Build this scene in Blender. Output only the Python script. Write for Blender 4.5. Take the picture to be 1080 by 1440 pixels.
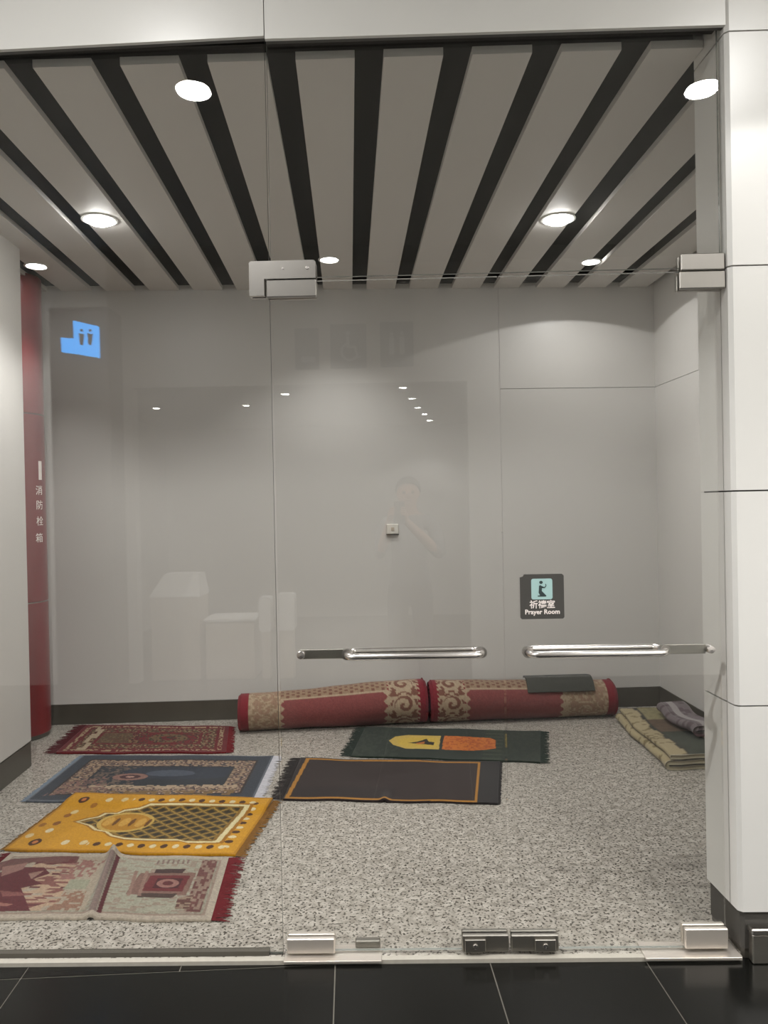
import bpy, math, random
import numpy as np
from mathutils import Vector, Matrix

for o in list(bpy.data.objects): bpy.data.objects.remove(o)
scn = bpy.context.scene
COL = scn.collection
random.seed(7)
RNG = np.random.RandomState(11)

# ------------------------------------------------------------------ camera
FPX = 1080.0
YAW, PIT, RHO = math.radians(2.535), math.radians(-0.475), math.radians(1.12)
CAM = Vector((0, 0, 1.5))
cf = Vector((math.sin(YAW)*math.cos(PIT), math.cos(YAW)*math.cos(PIT), math.sin(PIT)))
r0 = Vector((math.cos(YAW), -math.sin(YAW), 0)); u0 = r0.cross(cf)
cr = math.cos(RHO)*r0 - math.sin(RHO)*u0
cu = math.sin(RHO)*r0 + math.cos(RHO)*u0
cam_data = bpy.data.cameras.new('camera'); cam = bpy.data.objects.new('camera', cam_data); COL.objects.link(cam)
cam.matrix_world = Matrix(((cr.x, cu.x, -cf.x, CAM.x), (cr.y, cu.y, -cf.y, CAM.y), (cr.z, cu.z, -cf.z, CAM.z), (0, 0, 0, 1)))
cam_data.sensor_fit = 'HORIZONTAL'; cam_data.sensor_width = 36; cam_data.lens = 36*FPX/1080
cam_data.clip_start = 0.02
scn.camera = cam

# ------------------------------------------------------------------ world, exposure
w = bpy.data.worlds.new('world'); scn.world = w; w.use_nodes = True
w.node_tree.nodes['Background'].inputs[0].default_value = (1, .97, .93, 1)
w.node_tree.nodes['Background'].inputs[1].default_value = 0.02
vs = scn.view_settings
vs.view_transform = 'Standard'; vs.look = 'None'; vs.gamma = 1; vs.use_curve_mapping = False
vs.exposure = 0.0
ROOM_W = 57.0        # power of a room downlight
HALL_W = 172.0       # power of a corridor downlight
LOBBY_W = 50.0       # power of a lobby downlight
LAMP_C = (1.0, .990, .985)

# ------------------------------------------------------------------ pixel helpers (1080x1440 photograph)
A = math.radians(3.55); D = 2.563          # the glass front is turned 3.55 degrees from the room's axis
GN = Vector((math.sin(A), math.cos(A), 0)); GX = Vector((math.cos(A), -math.sin(A), 0))
def ray(x, y): return cf + (x-540)/FPX*cr - (y-720)/FPX*cu
def hit(x, y, n, d):
    q = ray(x, y); t = (d - CAM.dot(n))/q.dot(n); return CAM + q*t
def fl(x, y, z=0.0): return hit(x, y, Vector((0, 0, 1)), z)
def gl(x, y, wd=0.0):
    p = hit(x, y, GN, D+wd); return (p.dot(GX), p.z)
def atY(x, y, Y): return hit(x, y, Vector((0, 1, 0)), Y)
def atX(x, y, X): return hit(x, y, Vector((1, 0, 0)), X)
def G(u, wd, z=0.0):                       # glass-front coordinates to world: u along the glass, wd into the room
    p = GX*u + GN*(D+wd); return Vector((p.x, p.y, z))
def gy(X, wd=0.0): return (D + wd - X*math.sin(A))/math.cos(A)   # depth of the glass line at a given X
GROT = -A

# ------------------------------------------------------------------ materials
def lin(c):
    c = np.asarray(c, float)/255.0
    return np.where(c <= .04045, c/12.92, ((c+.055)/1.055)**2.4)
def L4(c): return tuple(float(v) for v in lin(c)) + (1.0,)
def newmat(name):
    m = bpy.data.materials.new(name); m.use_nodes = True
    nt = m.node_tree; b = nt.nodes['Principled BSDF']; return m, nt, b
def mat(name, col, rough=.5, metal=0.0, spec=.5, noise=0.0, nscale=8.0, bump=0.0, bscale=200.0):
    m, nt, b = newmat(name)
    b.inputs['Base Color'].default_value = L4(col); b.inputs['Roughness'].default_value = rough
    b.inputs['Metallic'].default_value = metal; b.inputs['Specular IOR Level'].default_value = spec
    tc = nt.nodes.new('ShaderNodeTexCoord')
    if noise:
        n = nt.nodes.new('ShaderNodeTexNoise'); n.inputs['Scale'].default_value = nscale; n.inputs['Detail'].default_value = 4
        nt.links.new(tc.outputs['Object'], n.inputs['Vector'])
        mx = nt.nodes.new('ShaderNodeMix'); mx.data_type = 'RGBA'
        c = np.array(L4(col)[:3])
        mx.inputs[6].default_value = tuple(c*(1-noise))+(1,); mx.inputs[7].default_value = tuple(np.minimum(c*(1+noise), 1))+(1,)
        nt.links.new(n.outputs['Fac'], mx.inputs[0]); nt.links.new(mx.outputs[2], b.inputs['Base Color'])
    if bump:
        n = nt.nodes.new('ShaderNodeTexNoise'); n.inputs['Scale'].default_value = bscale
        nt.links.new(tc.outputs['Object'], n.inputs['Vector'])
        bp = nt.nodes.new('ShaderNodeBump'); bp.inputs['Strength'].default_value = bump; bp.inputs['Distance'].default_value = .002
        nt.links.new(n.outputs['Fac'], bp.inputs['Height']); nt.links.new(bp.outputs[0], b.inputs['Normal'])
    return m
def emit(name, col, s):
    m = bpy.data.materials.new(name); m.use_nodes = True; nt = m.node_tree; nt.nodes.clear()
    e = nt.nodes.new('ShaderNodeEmission'); o = nt.nodes.new('ShaderNodeOutputMaterial')
    e.inputs[0].default_value = L4(col); e.inputs[1].default_value = s
    nt.links.new(e.outputs[0], o.inputs[0]); return m
def glass_mat():
    # thin architectural glass: each face reflects by Schlick's Fresnel curve, the rest passes with a faint green tint
    m = bpy.data.materials.new('clear_glass'); m.use_nodes = True; nt = m.node_tree; nt.nodes.clear()
    N = nt.nodes.new; o = N('ShaderNodeOutputMaterial')
    g = N('ShaderNodeNewGeometry'); d = N('ShaderNodeVectorMath'); d.operation = 'DOT_PRODUCT'
    nt.links.new(g.outputs['Normal'], d.inputs[0]); nt.links.new(g.outputs['Incoming'], d.inputs[1])
    def M(op, a, b=None):
        k = N('ShaderNodeMath'); k.operation = op
        for i, v in enumerate((a, b)):
            if v is None: continue
            if isinstance(v, (int, float)): k.inputs[i].default_value = v
            else: nt.links.new(v, k.inputs[i])
        return k.outputs[0]
    c = M('ABSOLUTE', d.outputs['Value']); p = M('POWER', M('SUBTRACT', 1.0, c), 5.0)
    fr = M('ADD', M('MULTIPLY', p, .955), .045)
    t = N('ShaderNodeBsdfTransparent'); t.inputs[0].default_value = (.978, .981, .975, 1)
    gs = N('ShaderNodeBsdfGlossy'); gs.inputs['Roughness'].default_value = 0.0; gs.inputs[0].default_value = (1, 1, 1, 1)
    mx = N('ShaderNodeMixShader'); nt.links.new(fr, mx.inputs[0]); nt.links.new(t.outputs[0], mx.inputs[1]); nt.links.new(gs.outputs[0], mx.inputs[2])
    nt.links.new(mx.outputs[0], o.inputs[0]); return m
def edge_mat():
    m, nt, b = newmat('glass_edge')
    b.inputs['Base Color'].default_value = L4((120, 128, 120)); b.inputs['Roughness'].default_value = .25
    b.inputs['Transmission Weight'].default_value = .5; return m
def dark_edge():
    m, nt, b = newmat('glass_edge_dark')
    b.inputs['Base Color'].default_value = L4((58, 60, 54)); b.inputs['Roughness'].default_value = .3; return m
def terrazzo():
    m, nt, b = newmat('speckled_granite'); N = nt.nodes.new
    tc = N('ShaderNodeTexCoord')
    def vor(scale, rand=1.0):
        v = N('ShaderNodeTexVoronoi'); v.inputs['Scale'].default_value = scale; v.inputs['Randomness'].default_value = rand
        nt.links.new(tc.outputs['Object'], v.inputs['Vector']); return v
    def noise(scale, det=3):
        v = N('ShaderNodeTexNoise'); v.inputs['Scale'].default_value = scale; v.inputs['Detail'].default_value = det
        nt.links.new(tc.outputs['Object'], v.inputs['Vector']); return v
    def ramp(src, stops):
        r = N('ShaderNodeValToRGB'); e = r.color_ramp.elements
        e[0].position, e[0].color = stops[0]; e[1].position, e[1].color = stops[1]
        for p, c in stops[2:]: k = e.new(p); k.color = c
        nt.links.new(src, r.inputs[0]); return r.outputs[0]
    def mix(f, a, c):
        k = N('ShaderNodeMix'); k.data_type = 'RGBA'
        nt.links.new(f, k.inputs[0])
        for i, v in ((6, a), (7, c)):
            if isinstance(v, tuple): k.inputs[i].default_value = v
            else: nt.links.new(v, k.inputs[i])
        return k.outputs[2]
    base = ramp(noise(28).outputs['Fac'], [(.3, L4((138, 132, 122))), (.7, L4((184, 178, 168)))])
    sp = ramp(noise(92, 2).outputs['Fac'], [(.55, (0, 0, 0, 1)), (.62, (1, 1, 1, 1))])
    c1 = mix(sp, base, L4((72, 66, 58)))
    sp2 = ramp(vor(48).outputs['Distance'], [(.13, (1, 1, 1, 1)), (.26, (0, 0, 0, 1))])
    c2 = mix(sp2, c1, L4((58, 52, 46)))
    big = ramp(noise(1.4, 2).outputs['Fac'], [(.3, (.93, .93, .93, 1)), (.7, (1, 1, 1, 1))])
    mm = N('ShaderNodeMix'); mm.data_type = 'RGBA'; mm.blend_type = 'MULTIPLY'; mm.inputs[0].default_value = 1
    nt.links.new(c2, mm.inputs[6]); nt.links.new(big, mm.inputs[7])
    nt.links.new(mm.outputs[2], b.inputs['Base Color'])
    b.inputs['Roughness'].default_value = .33; b.inputs['Specular IOR Level'].default_value = .45
    return m
def attr_mat(name, rough=.95, bump=.35, bscale=260.0):
    m, nt, b = newmat(name); N = nt.nodes.new
    a = N('ShaderNodeAttribute'); a.attribute_name = 'weave'
    tc = N('ShaderNodeTexCoord'); n = N('ShaderNodeTexNoise'); n.inputs['Scale'].default_value = bscale; n.inputs['Detail'].default_value = 2
    nt.links.new(tc.outputs['Object'], n.inputs['Vector'])
    r = N('ShaderNodeMapRange'); r.inputs[3].default_value = .78; r.inputs[4].default_value = 1.2
    nt.links.new(n.outputs['Fac'], r.inputs[0])
    mx = N('ShaderNodeVectorMath'); mx.operation = 'SCALE'
    nt.links.new(a.outputs['Color'], mx.inputs[0]); nt.links.new(r.outputs[0], mx.inputs['Scale'])
    nt.links.new(mx.outputs[0], b.inputs['Base Color'])
    bp = N('ShaderNodeBump'); bp.inputs['Strength'].default_value = bump; bp.inputs['Distance'].default_value = .003
    nt.links.new(n.outputs['Fac'], bp.inputs['Height']); nt.links.new(bp.outputs[0], b.inputs['Normal'])
    b.inputs['Roughness'].default_value = rough; b.inputs['Specular IOR Level'].default_value = .15
    b.inputs['Sheen Weight'].default_value = .15
    return m
MT = dict(
    glass=glass_mat(), edge=edge_mat(), edge_dark=dark_edge(), terrazzo=terrazzo(), weave=attr_mat('woven_pile'),
    wall=mat('room_wall_laminate', (198, 195, 190), .42, noise=.02, nscale=1.5),
    pillar=mat('white_panel', (211, 209, 204), .32, noise=.015, nscale=2),
    base=mat('dark_baseboard', (74, 70, 62), .4, noise=.08, nscale=6),
    slat=mat('grey_ceiling_slat', (214, 211, 206), .55, noise=.02, nscale=3),
    dark=mat('black_plenum', (34, 32, 29), .8, noise=.05),
    joint=mat('dark_joint', (70, 67, 62), .7, noise=.05),
    tile=mat('black_floor_tile', (14, 14, 12), .2, noise=.15, nscale=30, spec=.28),
    grout=mat('pale_grout', (112, 108, 98), .8, noise=.1, nscale=40),
    steel=mat('brushed_steel', (168, 164, 158), .3, 1.0, noise=.04, nscale=20),
    satin=mat('satin_steel', (206, 198, 188), .42, .75, noise=.04, nscale=20),
    steel_d=mat('dull_steel', (150, 146, 138), .42, 1.0, noise=.06, nscale=20),
    chrome=mat('polished_steel', (235, 230, 226), .26, 1.0, noise=.02, nscale=10),
    red=mat('red_enamel', (112, 22, 27), .3, noise=.05, nscale=4),
    whitetext=mat('white_print', (232, 222, 216), .6, noise=.02),
    sill=mat('pale_stone_sill', (158, 153, 142), .55, noise=.12, nscale=60),
    signdark=mat('charcoal_film', (66, 64, 60), .55, noise=.04, nscale=30),
    signcyan=mat('pale_cyan_film', (162, 194, 191), .55, noise=.03, nscale=30),
    signink=mat('dark_ink', (44, 58, 58), .6, noise=.03),
    plate=mat('ivory_plastic', (212, 208, 198), .4, noise=.02),
    black=mat('black_plastic', (32, 31, 30), .45, noise=.05),
    darkcloth=mat('charcoal_cloth', (52, 52, 46), .9, noise=.15, nscale=40, bump=.3),
    hall_ceil=mat('corridor_ceiling', (205, 203, 197), .7, noise=.03, nscale=3),
    trimring=mat('white_trim_ring', (225, 224, 220), .4, noise=.02),
    hall_dark=mat('dark_column_cladding', (62, 60, 56), .4, noise=.06, nscale=4),
    lobby=mat('lobby_wall', (182, 180, 174), .5, noise=.03, nscale=2),
    bin=mat('beige_bin_shell', (186, 174, 158), .45, noise=.04, nscale=6),
    white=mat('white_plastic', (232, 230, 225), .4, noise=.02),
    pict=mat('grey_blue_sign', (112, 122, 130), .5, noise=.03),
    pictw=mat('pale_pictogram', (196, 202, 206), .5, noise=.03),
)

# ------------------------------------------------------------------ mesh helpers
class MB:
    def __init__(s): s.v = []; s.f = []; s.m = []
    def add(s, vs, fs, mi=0):
        k = len(s.v); s.v += [tuple(p) for p in vs]; s.f += [tuple(i+k for i in f) for f in fs]; s.m += [mi]*len(fs); return s
    def box(s, x0, x1, y0, y1, z0, z1, mi=0, bev=0.0):
        if bev <= 0:
            vs = [(x, y, z) for z in (z0, z1) for y in (y0, y1) for x in (x0, x1)]
            return s.add(vs, [(0, 2, 3, 1), (4, 5, 7, 6), (0, 1, 5, 4), (2, 6, 7, 3), (0, 4, 6, 2), (1, 3, 7, 5)], mi)
        b = bev; vs = []; fs = []
        prof = [(x0+b, y0), (x1-b, y0), (x1, y0+b), (x1, y1-b), (x1-b, y1), (x0+b, y1), (x0, y1-b), (x0, y0+b)]
        inn = [(x0+b, y0+b), (x1-b, y0+b), (x1-b, y0+b), (x1-b, y1-b), (x1-b, y1-b), (x0+b, y1-b), (x0+b, y1-b), (x0+b, y0+b)]
        for z, pr in ((z0, inn), (z0+b, prof), (z1-b, prof), (z1, inn)): vs += [(x, y, z) for x, y in pr]
        for r in range(3):
            for i in range(8):
                j = (i+1) % 8; q = (r*8+i, r*8+j, (r+1)*8+j, (r+1)*8+i)
                fs.append(q)
        fs.append(tuple(range(7, -1, -1))); fs.append(tuple(24+i for i in range(8)))
        return s.add(vs, fs, mi)
    def tube(s, pts, rad, n=12, closed=False, caps=True, mi=0):
        P = [Vector(p) for p in pts]; m = len(P); rings = []
        up = Vector((0, 0, 1)); fs = []; vs = []
        for i, p in enumerate(P):
            a = P[(i-1) % m] if (closed or i > 0) else p; b = P[(i+1) % m] if (closed or i < m-1) else p
            t = (b-a).normalized(); x = t.cross(up)
            if x.length < 1e-4: x = t.cross(Vector((1, 0, 0)))
            x.normalize(); y = x.cross(t)
            r = rad[i] if hasattr(rad, '__len__') else rad
            vs += [p + x*(r*math.cos(2*math.pi*k/n)) + y*(r*math.sin(2*math.pi*k/n)) for k in range(n)]
        for i in range(m if closed else m-1):
            j = (i+1) % m
            for k in range(n):
                l = (k+1) % n; fs.append((i*n+k, i*n+l, j*n+l, j*n+k))
        if not closed and caps: fs.append(tuple(range(n-1, -1, -1))); fs.append(tuple((m-1)*n+k for k in range(n)))
        return s.add(vs, fs, mi)
    def lathe(s, prof, c=(0, 0, 0), n=32, axis='z', mi=0):
        vs = []; fs = []
        for r, h in prof:
            for k in range(n):
                a = 2*math.pi*k/n; x, y = r*math.cos(a), r*math.sin(a)
                v = (x, y, h) if axis == 'z' else ((x, h, y) if axis == 'y' else (h, x, y))
                vs.append((v[0]+c[0], v[1]+c[1], v[2]+c[2]))
        for i in range(len(prof)-1):
            for k in range(n):
                l = (k+1) % n; fs.append((i*n+k, i*n+l, (i+1)*n+l, (i+1)*n+k))
        return s.add(vs, fs, mi)
    def prism(s, poly, y0, y1, mi=0):            # polygon in x,z extruded along y
        n = len(poly); vs = [(x, y0, z) for x, z in poly]+[(x, y1, z) for x, z in poly]
        fs = [tuple(range(n)), tuple(range(2*n-1, n-1, -1))]+[(i, i+n, (i+1) % n+n, (i+1) % n) for i in range(n)]
        return s.add(vs, fs, mi)
    def mesh(s, name, mats, smooth=False):
        me = bpy.data.meshes.new(name); me.from_pydata(s.v, [], s.f)
        for m in (mats if isinstance(mats, (list, tuple)) else [mats]): me.materials.append(MT[m] if isinstance(m, str) else m)
        me.polygons.foreach_set('material_index', s.m)
        if smooth: me.polygons.foreach_set('use_smooth', [True]*len(me.polygons))
        me.update(); me.validate(); return me
    def build(s, name, mats, parent=None, loc=None, rz=None, smooth=False):
        o = bpy.data.objects.new(name, s.mesh(name, mats, smooth)); COL.objects.link(o)
        if smooth:
            try: o.data.set_sharp_from_angle(angle=math.radians(35))
            except Exception: pass
        if parent: o.parent = parent
        if loc is not None: o.location = loc
        if rz is not None: o.rotation_euler = (0, 0, rz)
        return o
def tag(o, label=None, cat=None, group=None, kind=None):
    for k, v in (('label', label), ('category', cat), ('group', group), ('kind', kind)):
        if v: o[k] = v
    return o
def empty(name, loc=(0, 0, 0), rz=0.0):
    o = bpy.data.objects.new(name, None); COL.objects.link(o); o.location = loc; o.rotation_euler = (0, 0, rz); o.empty_display_size = .05; return o
def struct(o, label=None, cat=None): return tag(o, label, cat, None, 'structure')
GO = G(0, 0, 0)
def gthing(name): return empty(name, GO, GROT)        # an empty carrying glass-front coordinates (x = u, y = depth)
def link_copy(o, parent, loc=None):
    c = o.copy(); COL.objects.link(c); c.parent = parent
    if loc is not None: c.location = loc
    return c

# ------------------------------------------------------------------ the room shell
BACK = 5.50; RIGHT = 2.235; LEFTW = -1.91; LEFT_END = 4.63; ALC = -2.75; CEIL = 3.05; HALLC = 3.60
PIL_X = 1.246
# interior floor slab with its front edge along the glass
def poly_slab(pts, z0, z1, mb=None):
    mb = mb or MB(); n = len(pts)
    vs = [(x, y, z0) for x, y in pts]+[(x, y, z1) for x, y in pts]
    mb.add(vs, [tuple(range(n-1, -1, -1)), tuple(range(n, 2*n))]+[(i, (i+1) % n, (i+1) % n+n, i+n) for i in range(n)]); return mb
FRONT = -.018
fpts = [(-2.9, gy(-2.9, FRONT)), (1.45, gy(1.45, FRONT)), (1.45, 2.9), (2.4, 2.9), (2.4, 5.65), (-2.9, 5.65)]
struct(poly_slab(fpts, -.012, 0).build('floor', 'terrazzo'), 'speckled beige granite floor inside the glass room', 'floor')
s = gthing('trim_1'); struct(s, 'pale stone strip along the foot of the glass front', 'threshold')
MB().box(-2.9, 1.10, -.042, FRONT, -.012, .0015).build('sill_strip', 'sill', s)

# black corridor tiles, laid on the room's axis
TX, TY = .51, .51
tile0 = fl(472, 1400); jx = G(*[gl(472, 1358)[0], 0]).x; jy = fl(0, 1372).y
hall = empty('floor_corridor'); struct(hall, 'black polished tile floor of the corridor in front of the glass', 'floor')
MB().box(-5.2, 5.2, -6.0, 3.1, -.03, -.0145).build('grout_bed', 'grout', hall)
tm = MB().box(.0020, TX-.0020, .0028, TY-.0028, -.028, -.012).mesh('tile', 'tile')
tm2 = MB().box(.0020, 2*TX-.0020, .0028, TY-.0028, -.028, -.012).mesh('tile', 'tile')
for i in range(-9, 10):
    for j in range(-11, 2):
        x, y = jx+i*TX, jy+j*TY
        if abs(x) > 4.6 or y > 2.7: continue
        if j == -1 and i == -1: continue
        o = bpy.data.objects.new('tile', tm2 if (j == -1 and i == -2) else tm); COL.objects.link(o); o.parent = hall; o.location = (x, y, 0)

# back wall of two panel courses with a recessed joint, and its baseboard
wb = empty('wall_back', (0, BACK, 0)); struct(wb, 'grey laminate back wall of the prayer room', 'wall')
JZ = 2.325
MB().box(ALC-.1, RIGHT+.1, .012, .10, 0, 3.4).build('wall_core', 'joint', wb)
XJ = atY(706, 700, BACK).x
MB().box(ALC, XJ-.001, 0, .012, .143, CEIL+.06).build('wall_panel', 'wall', wb)
MB().box(XJ+.001, RIGHT, 0, .012, .143, JZ-.002).build('wall_panel', 'wall', wb)
MB().box(XJ+.001, RIGHT, 0, .012, JZ+.002, CEIL+.06).build('wall_panel', 'wall', wb)
struct(MB().box(ALC, RIGHT, -.006, .012, 0, .143, bev=.002).build('baseboard_back', 'base', loc=(0, BACK, 0)), 'dark baseboard along the back wall', 'baseboard')
wr = empty('wall_right', (RIGHT, 0, 0)); struct(wr, 'grey laminate wall on the right behind the white pillar', 'wall')
MB().box(.012, .10, 2.70, BACK+.1, 0, 3.4).build('wall_core', 'joint', wr)
MB().box(0, .012, 2.70, BACK, .143, JZ-.002).build('wall_panel', 'wall', wr)
MB().box(0, .012, 2.70, BACK, JZ+.002, CEIL+.06).build('wall_panel', 'wall', wr)
struct(MB().box(-.006, .012, 2.70, BACK-.006, 0, .143, bev=.002).build('baseboard_right', 'base', loc=(RIGHT, 0, 0)), 'dark baseboard along the right wall', 'baseboard')
wl = empty('wall_left', (LEFTW, 0, 0)); struct(wl, 'white panelled wall on the left edge in front of the red column', 'wall')
MB().box(-.12, 0, gy(LEFTW)-.02, LEFT_END, .143, CEIL+.06, bev=.012).build('wall_panel', 'wall', wl)
struct(MB().box(-.115, -.004, gy(LEFTW)-.02, LEFT_END-.006, 0, .143).build('baseboard_left', 'base', loc=(LEFTW, 0, 0)), 'dark plinth under the white left wall', 'baseboard')
struct(MB().box(ALC-.1, ALC, 2.5, BACK, 0, 3.4).build('wall_alcove', 'wall'), 'grey side wall of the alcove behind the white left wall', 'wall')
struct(MB().box(1.5, RIGHT+.1, 2.60, 2.70, 0, 3.4).build('wall_return', 'wall'), 'grey wall behind the white pillar facing the room', 'wall')

# ceiling: black plenum with grey metal slats
ce = empty('ceiling', (0, 0, CEIL)); struct(ce, 'black ceiling void with pale grey metal slats running front to back', 'ceiling')
poly_slab([(ALC-.1, gy(ALC, .0)), (2.4, gy(2.4, .0)), (2.4, 5.6), (ALC-.1, 5.6)], .30, .34).build('plenum_lid', 'dark', ce)
mb = MB(); mb.box(-3.0, 1.35, .03, .05, .012, .30)
pf = mb.build('plenum_front', 'dark', ce); pf.matrix_parent_inverse = Matrix.Translation((0, 0, 0)); pf.location = (GO.x, GO.y, 0); pf.rotation_euler = (0, 0, GROT)
MB().box(ALC, RIGHT, BACK-.03, BACK-.02, .03, .30).build('plenum_back', 'dark', ce)
MB().box(LEFTW-.9, LEFTW-.12, 2.6, BACK-.03, .31, .32).build('plenum_side', 'dark', ce)
SL0, SLW, SLM = .148, .205, .3055
for k in range(-10, 7):
    x0, x1 = SL0+k*SLM, SL0+k*SLM+SLW
    if x0 > RIGHT-.02: break
    x1 = min(x1, RIGHT); wd = .105
    if x0 < PIL_X < x1: x1 = PIL_X-.002
    ya, yb = gy(x0, wd), gy(x1, wd)
    if x1 > PIL_X+.02: ya, yb = max(ya, 2.705), max(yb, 2.705)
    mb = MB(); e = .004
    # shallow tray: flat face with turned-up rims
    pts = [(x0, ya), (x1, yb), (x1, BACK-.002), (x0, BACK-.002)]
    poly_slab(pts, 0, .003, mb)
    for (xa, xb) in ((x0, x0+.003), (x1-.003, x1)):
        yy = ya if xa == x0 else yb
        mb.box(xa, xb, yy, BACK-.002, .003, .028)
    mb.add([(x0, ya, .003), (x1, yb, .003), (x1, yb+.003, .003), (x0, ya+.003, .003), (x0, ya, .028), (x1, yb, .028), (x1, yb+.003, .028), (x0, ya+.003, .028)],
           [(0, 1, 5, 4), (2, 3, 7, 6), (4, 5, 6, 7)])
    mb.build('slat', 'slat', ce)

# ------------------------------------------------------------------ facade: pillar, header
PF = -.042                                          # front plane of the pillar, in front of the glass
z_of = lambda y: gl(1055, y, PF)[1]
pil = empty('wall_pillar', G(0, 0), GROT); struct(pil, 'white panelled pillar at the right of the glass doors', 'pillar')
ucorner = G(0, 0).dot(GX); ucorner = Vector((PIL_X, gy(PIL_X, PF), 0)).dot(GX)
UPIL = ucorner
pj = [.145, z_of(993), z_of(690), z_of(373), z_of(43), HALLC]
def pil_outline(ins):
    """outline in glass coordinates: chamfered front corner, side running along the room axis"""
    sx, sy = math.sin(A), math.cos(A)               # room axis Y in (u,w): u = -sin(A)*..., w = cos(A)
    dl = .228                                       # depth of the visible side
    ch = .022
    p0 = (UPIL-ch*-math.sin(A)*0, PF+ch)
    sd = (-math.sin(A)*dl, math.cos(A)*dl)
    return [(UPIL+ch, PF+ins), (1.75, PF+ins), (1.75, PF+.5), (UPIL+.12, PF+.5), (UPIL+sd[0]+.05, PF+sd[1]), (UPIL+sd[0]+ins, PF+sd[1]-ins*.0), (UPIL-math.sin(A)*ch+ins, PF+ch)]
core = pil_outline(.012); mb = poly_slab(core, .02, HALLC); mb.build('pillar_core', 'joint', pil)
def side_pt(d, ins=0.0): return (UPIL-math.sin(A)*d+ins, PF+math.cos(A)*d)
for i in range(5):
    za, zb = pj[i]+.0025, pj[i+1]-.0025
    poly_slab([(UPIL+.012, PF), (1.75, PF), (1.75, PF+.012), (UPIL+.016, PF+.012), side_pt(.058, .012), side_pt(.058), side_pt(.012)], za, zb).build('corner_panel', 'pillar', pil)
    poly_slab([side_pt(.063), side_pt(.063, .012), side_pt(.228, .05), side_pt(.228)], za, zb).build('side_panel', 'pillar', pil)
pl = poly_slab(pil_outline(.016), -.012, .142); pl.build('plinth', 'base', pil)
# stepped steel skirting in front of the pillar foot
st = gthing('trim_2'); struct(st, 'stepped steel skirting at the foot of the white pillar', 'skirting')
us = gl(1058, 1320, PF-.02)[0]
MB().box(us, 1.75, PF-.022, PF+.012, -.012, .085, bev=.004).build('skirting_block', 'steel_d', st)
MB().box(us-.004, 1.75, PF-.028, PF+.012, .085, .105, bev=.004).build('skirting_cap', 'steel', st)

HB = 3.036
hd = gthing('wall_header'); struct(hd, 'white fascia panels above the glass front', 'fascia')
uj = gl(371, 30, PF)[0]; uj2 = UPIL+.004
MB().box(-3.4, 1.75, PF+.0145, .028, HB+.034, HALLC).build('header_core', 'joint', hd)
zl = lambda u: 3.046+(u-uj)*.022                     # the left fascia panel hangs a little out of level
MB().prism([(-3.4, zl(-3.4)), (uj-.0015, zl(uj)), (uj-.0015, HALLC), (-3.4, HALLC)], PF, PF+.014).build('header_panel', 'pillar', hd)
MB().prism([(-3.4, zl(-3.4)), (uj-.0015, zl(uj)), (uj-.0015, zl(uj)+.012), (-3.4, zl(-3.4)+.012)], PF+.0141, -.012).build('header_soffit', 'hall_dark', hd)
MB().box(uj+.0015, uj2-.003, PF, PF+.014, HB, HALLC).build('header_panel', 'pillar', hd)
MB().box(uj+.0015, uj2-.003, PF+.0141, -.012, HB, HB+.012).build('header_soffit', 'hall_dark', hd)
# ------------------------------------------------------------------ glass front
GT = .006
def pane(mb, u0, u1, z0, z1, side=1):
    vs = [(x, y, z) for z in (z0, z1) for y in (-GT, GT) for x in (u0, u1)]
    mb.add(vs, [(0, 1, 5, 4), (2, 6, 7, 3)], 0)
    mb.add(vs, [(0, 2, 3, 1), (4, 5, 7, 6)], 1); mb.add(vs, [(0, 4, 6, 2), (1, 3, 7, 5)], side); return mb
u_side = gl(391, 900)[0]; u_mid = gl(709, 900)[0]; u_right = UPIL-.030
z_door = gl(700, 389)[1]; z_tr = z_door+.012
w1 = gthing('window_1'); struct(w1, 'fixed glass pane left of the doors', 'window')
pane(MB(), Vector((LEFTW, gy(LEFTW), 0)).dot(GX), u_side-.004, .004, HB+.034).build('pane', ['glass', 'edge_dark'], w1)
MB().box(Vector((LEFTW, gy(LEFTW), 0)).dot(GX)+.002, u_side-.05, -.012, .012, 0.0, .016).build('bottom_channel', 'base', w1)
w2 = gthing('window_2'); struct(w2, 'fixed glass transom above the double doors', 'window')
pane(MB(), u_side+.002, UPIL-.012, z_tr, HB+.034).build('pane', ['glass', 'edge'], w2)

def gbox(px0, py0, px1, py1, wd=0.0):
    a = gl(px0, py0, wd); b = gl(px1, py1, wd); return min(a[0], b[0]), max(a[0], b[0]), min(a[1], b[1]), max(a[1], b[1])
def clamp(mb, b, t=.018, gap=True, bev=.003):          # plates on both faces of the glass
    mb.box(b[0], b[1], -t-GT, -GT, b[2], b[3], bev=bev); mb.box(b[0], b[1], GT, GT+t, b[2], b[3], bev=bev); return mb
def bolt(mb, u, z, r=.006, side=-1, t=.018):
    y = side*(GT+t); mb.lathe([(0, y+side*.002), (r*.8, y+side*.002), (r, y)], (u, 0, z), 14, 'y')
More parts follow.
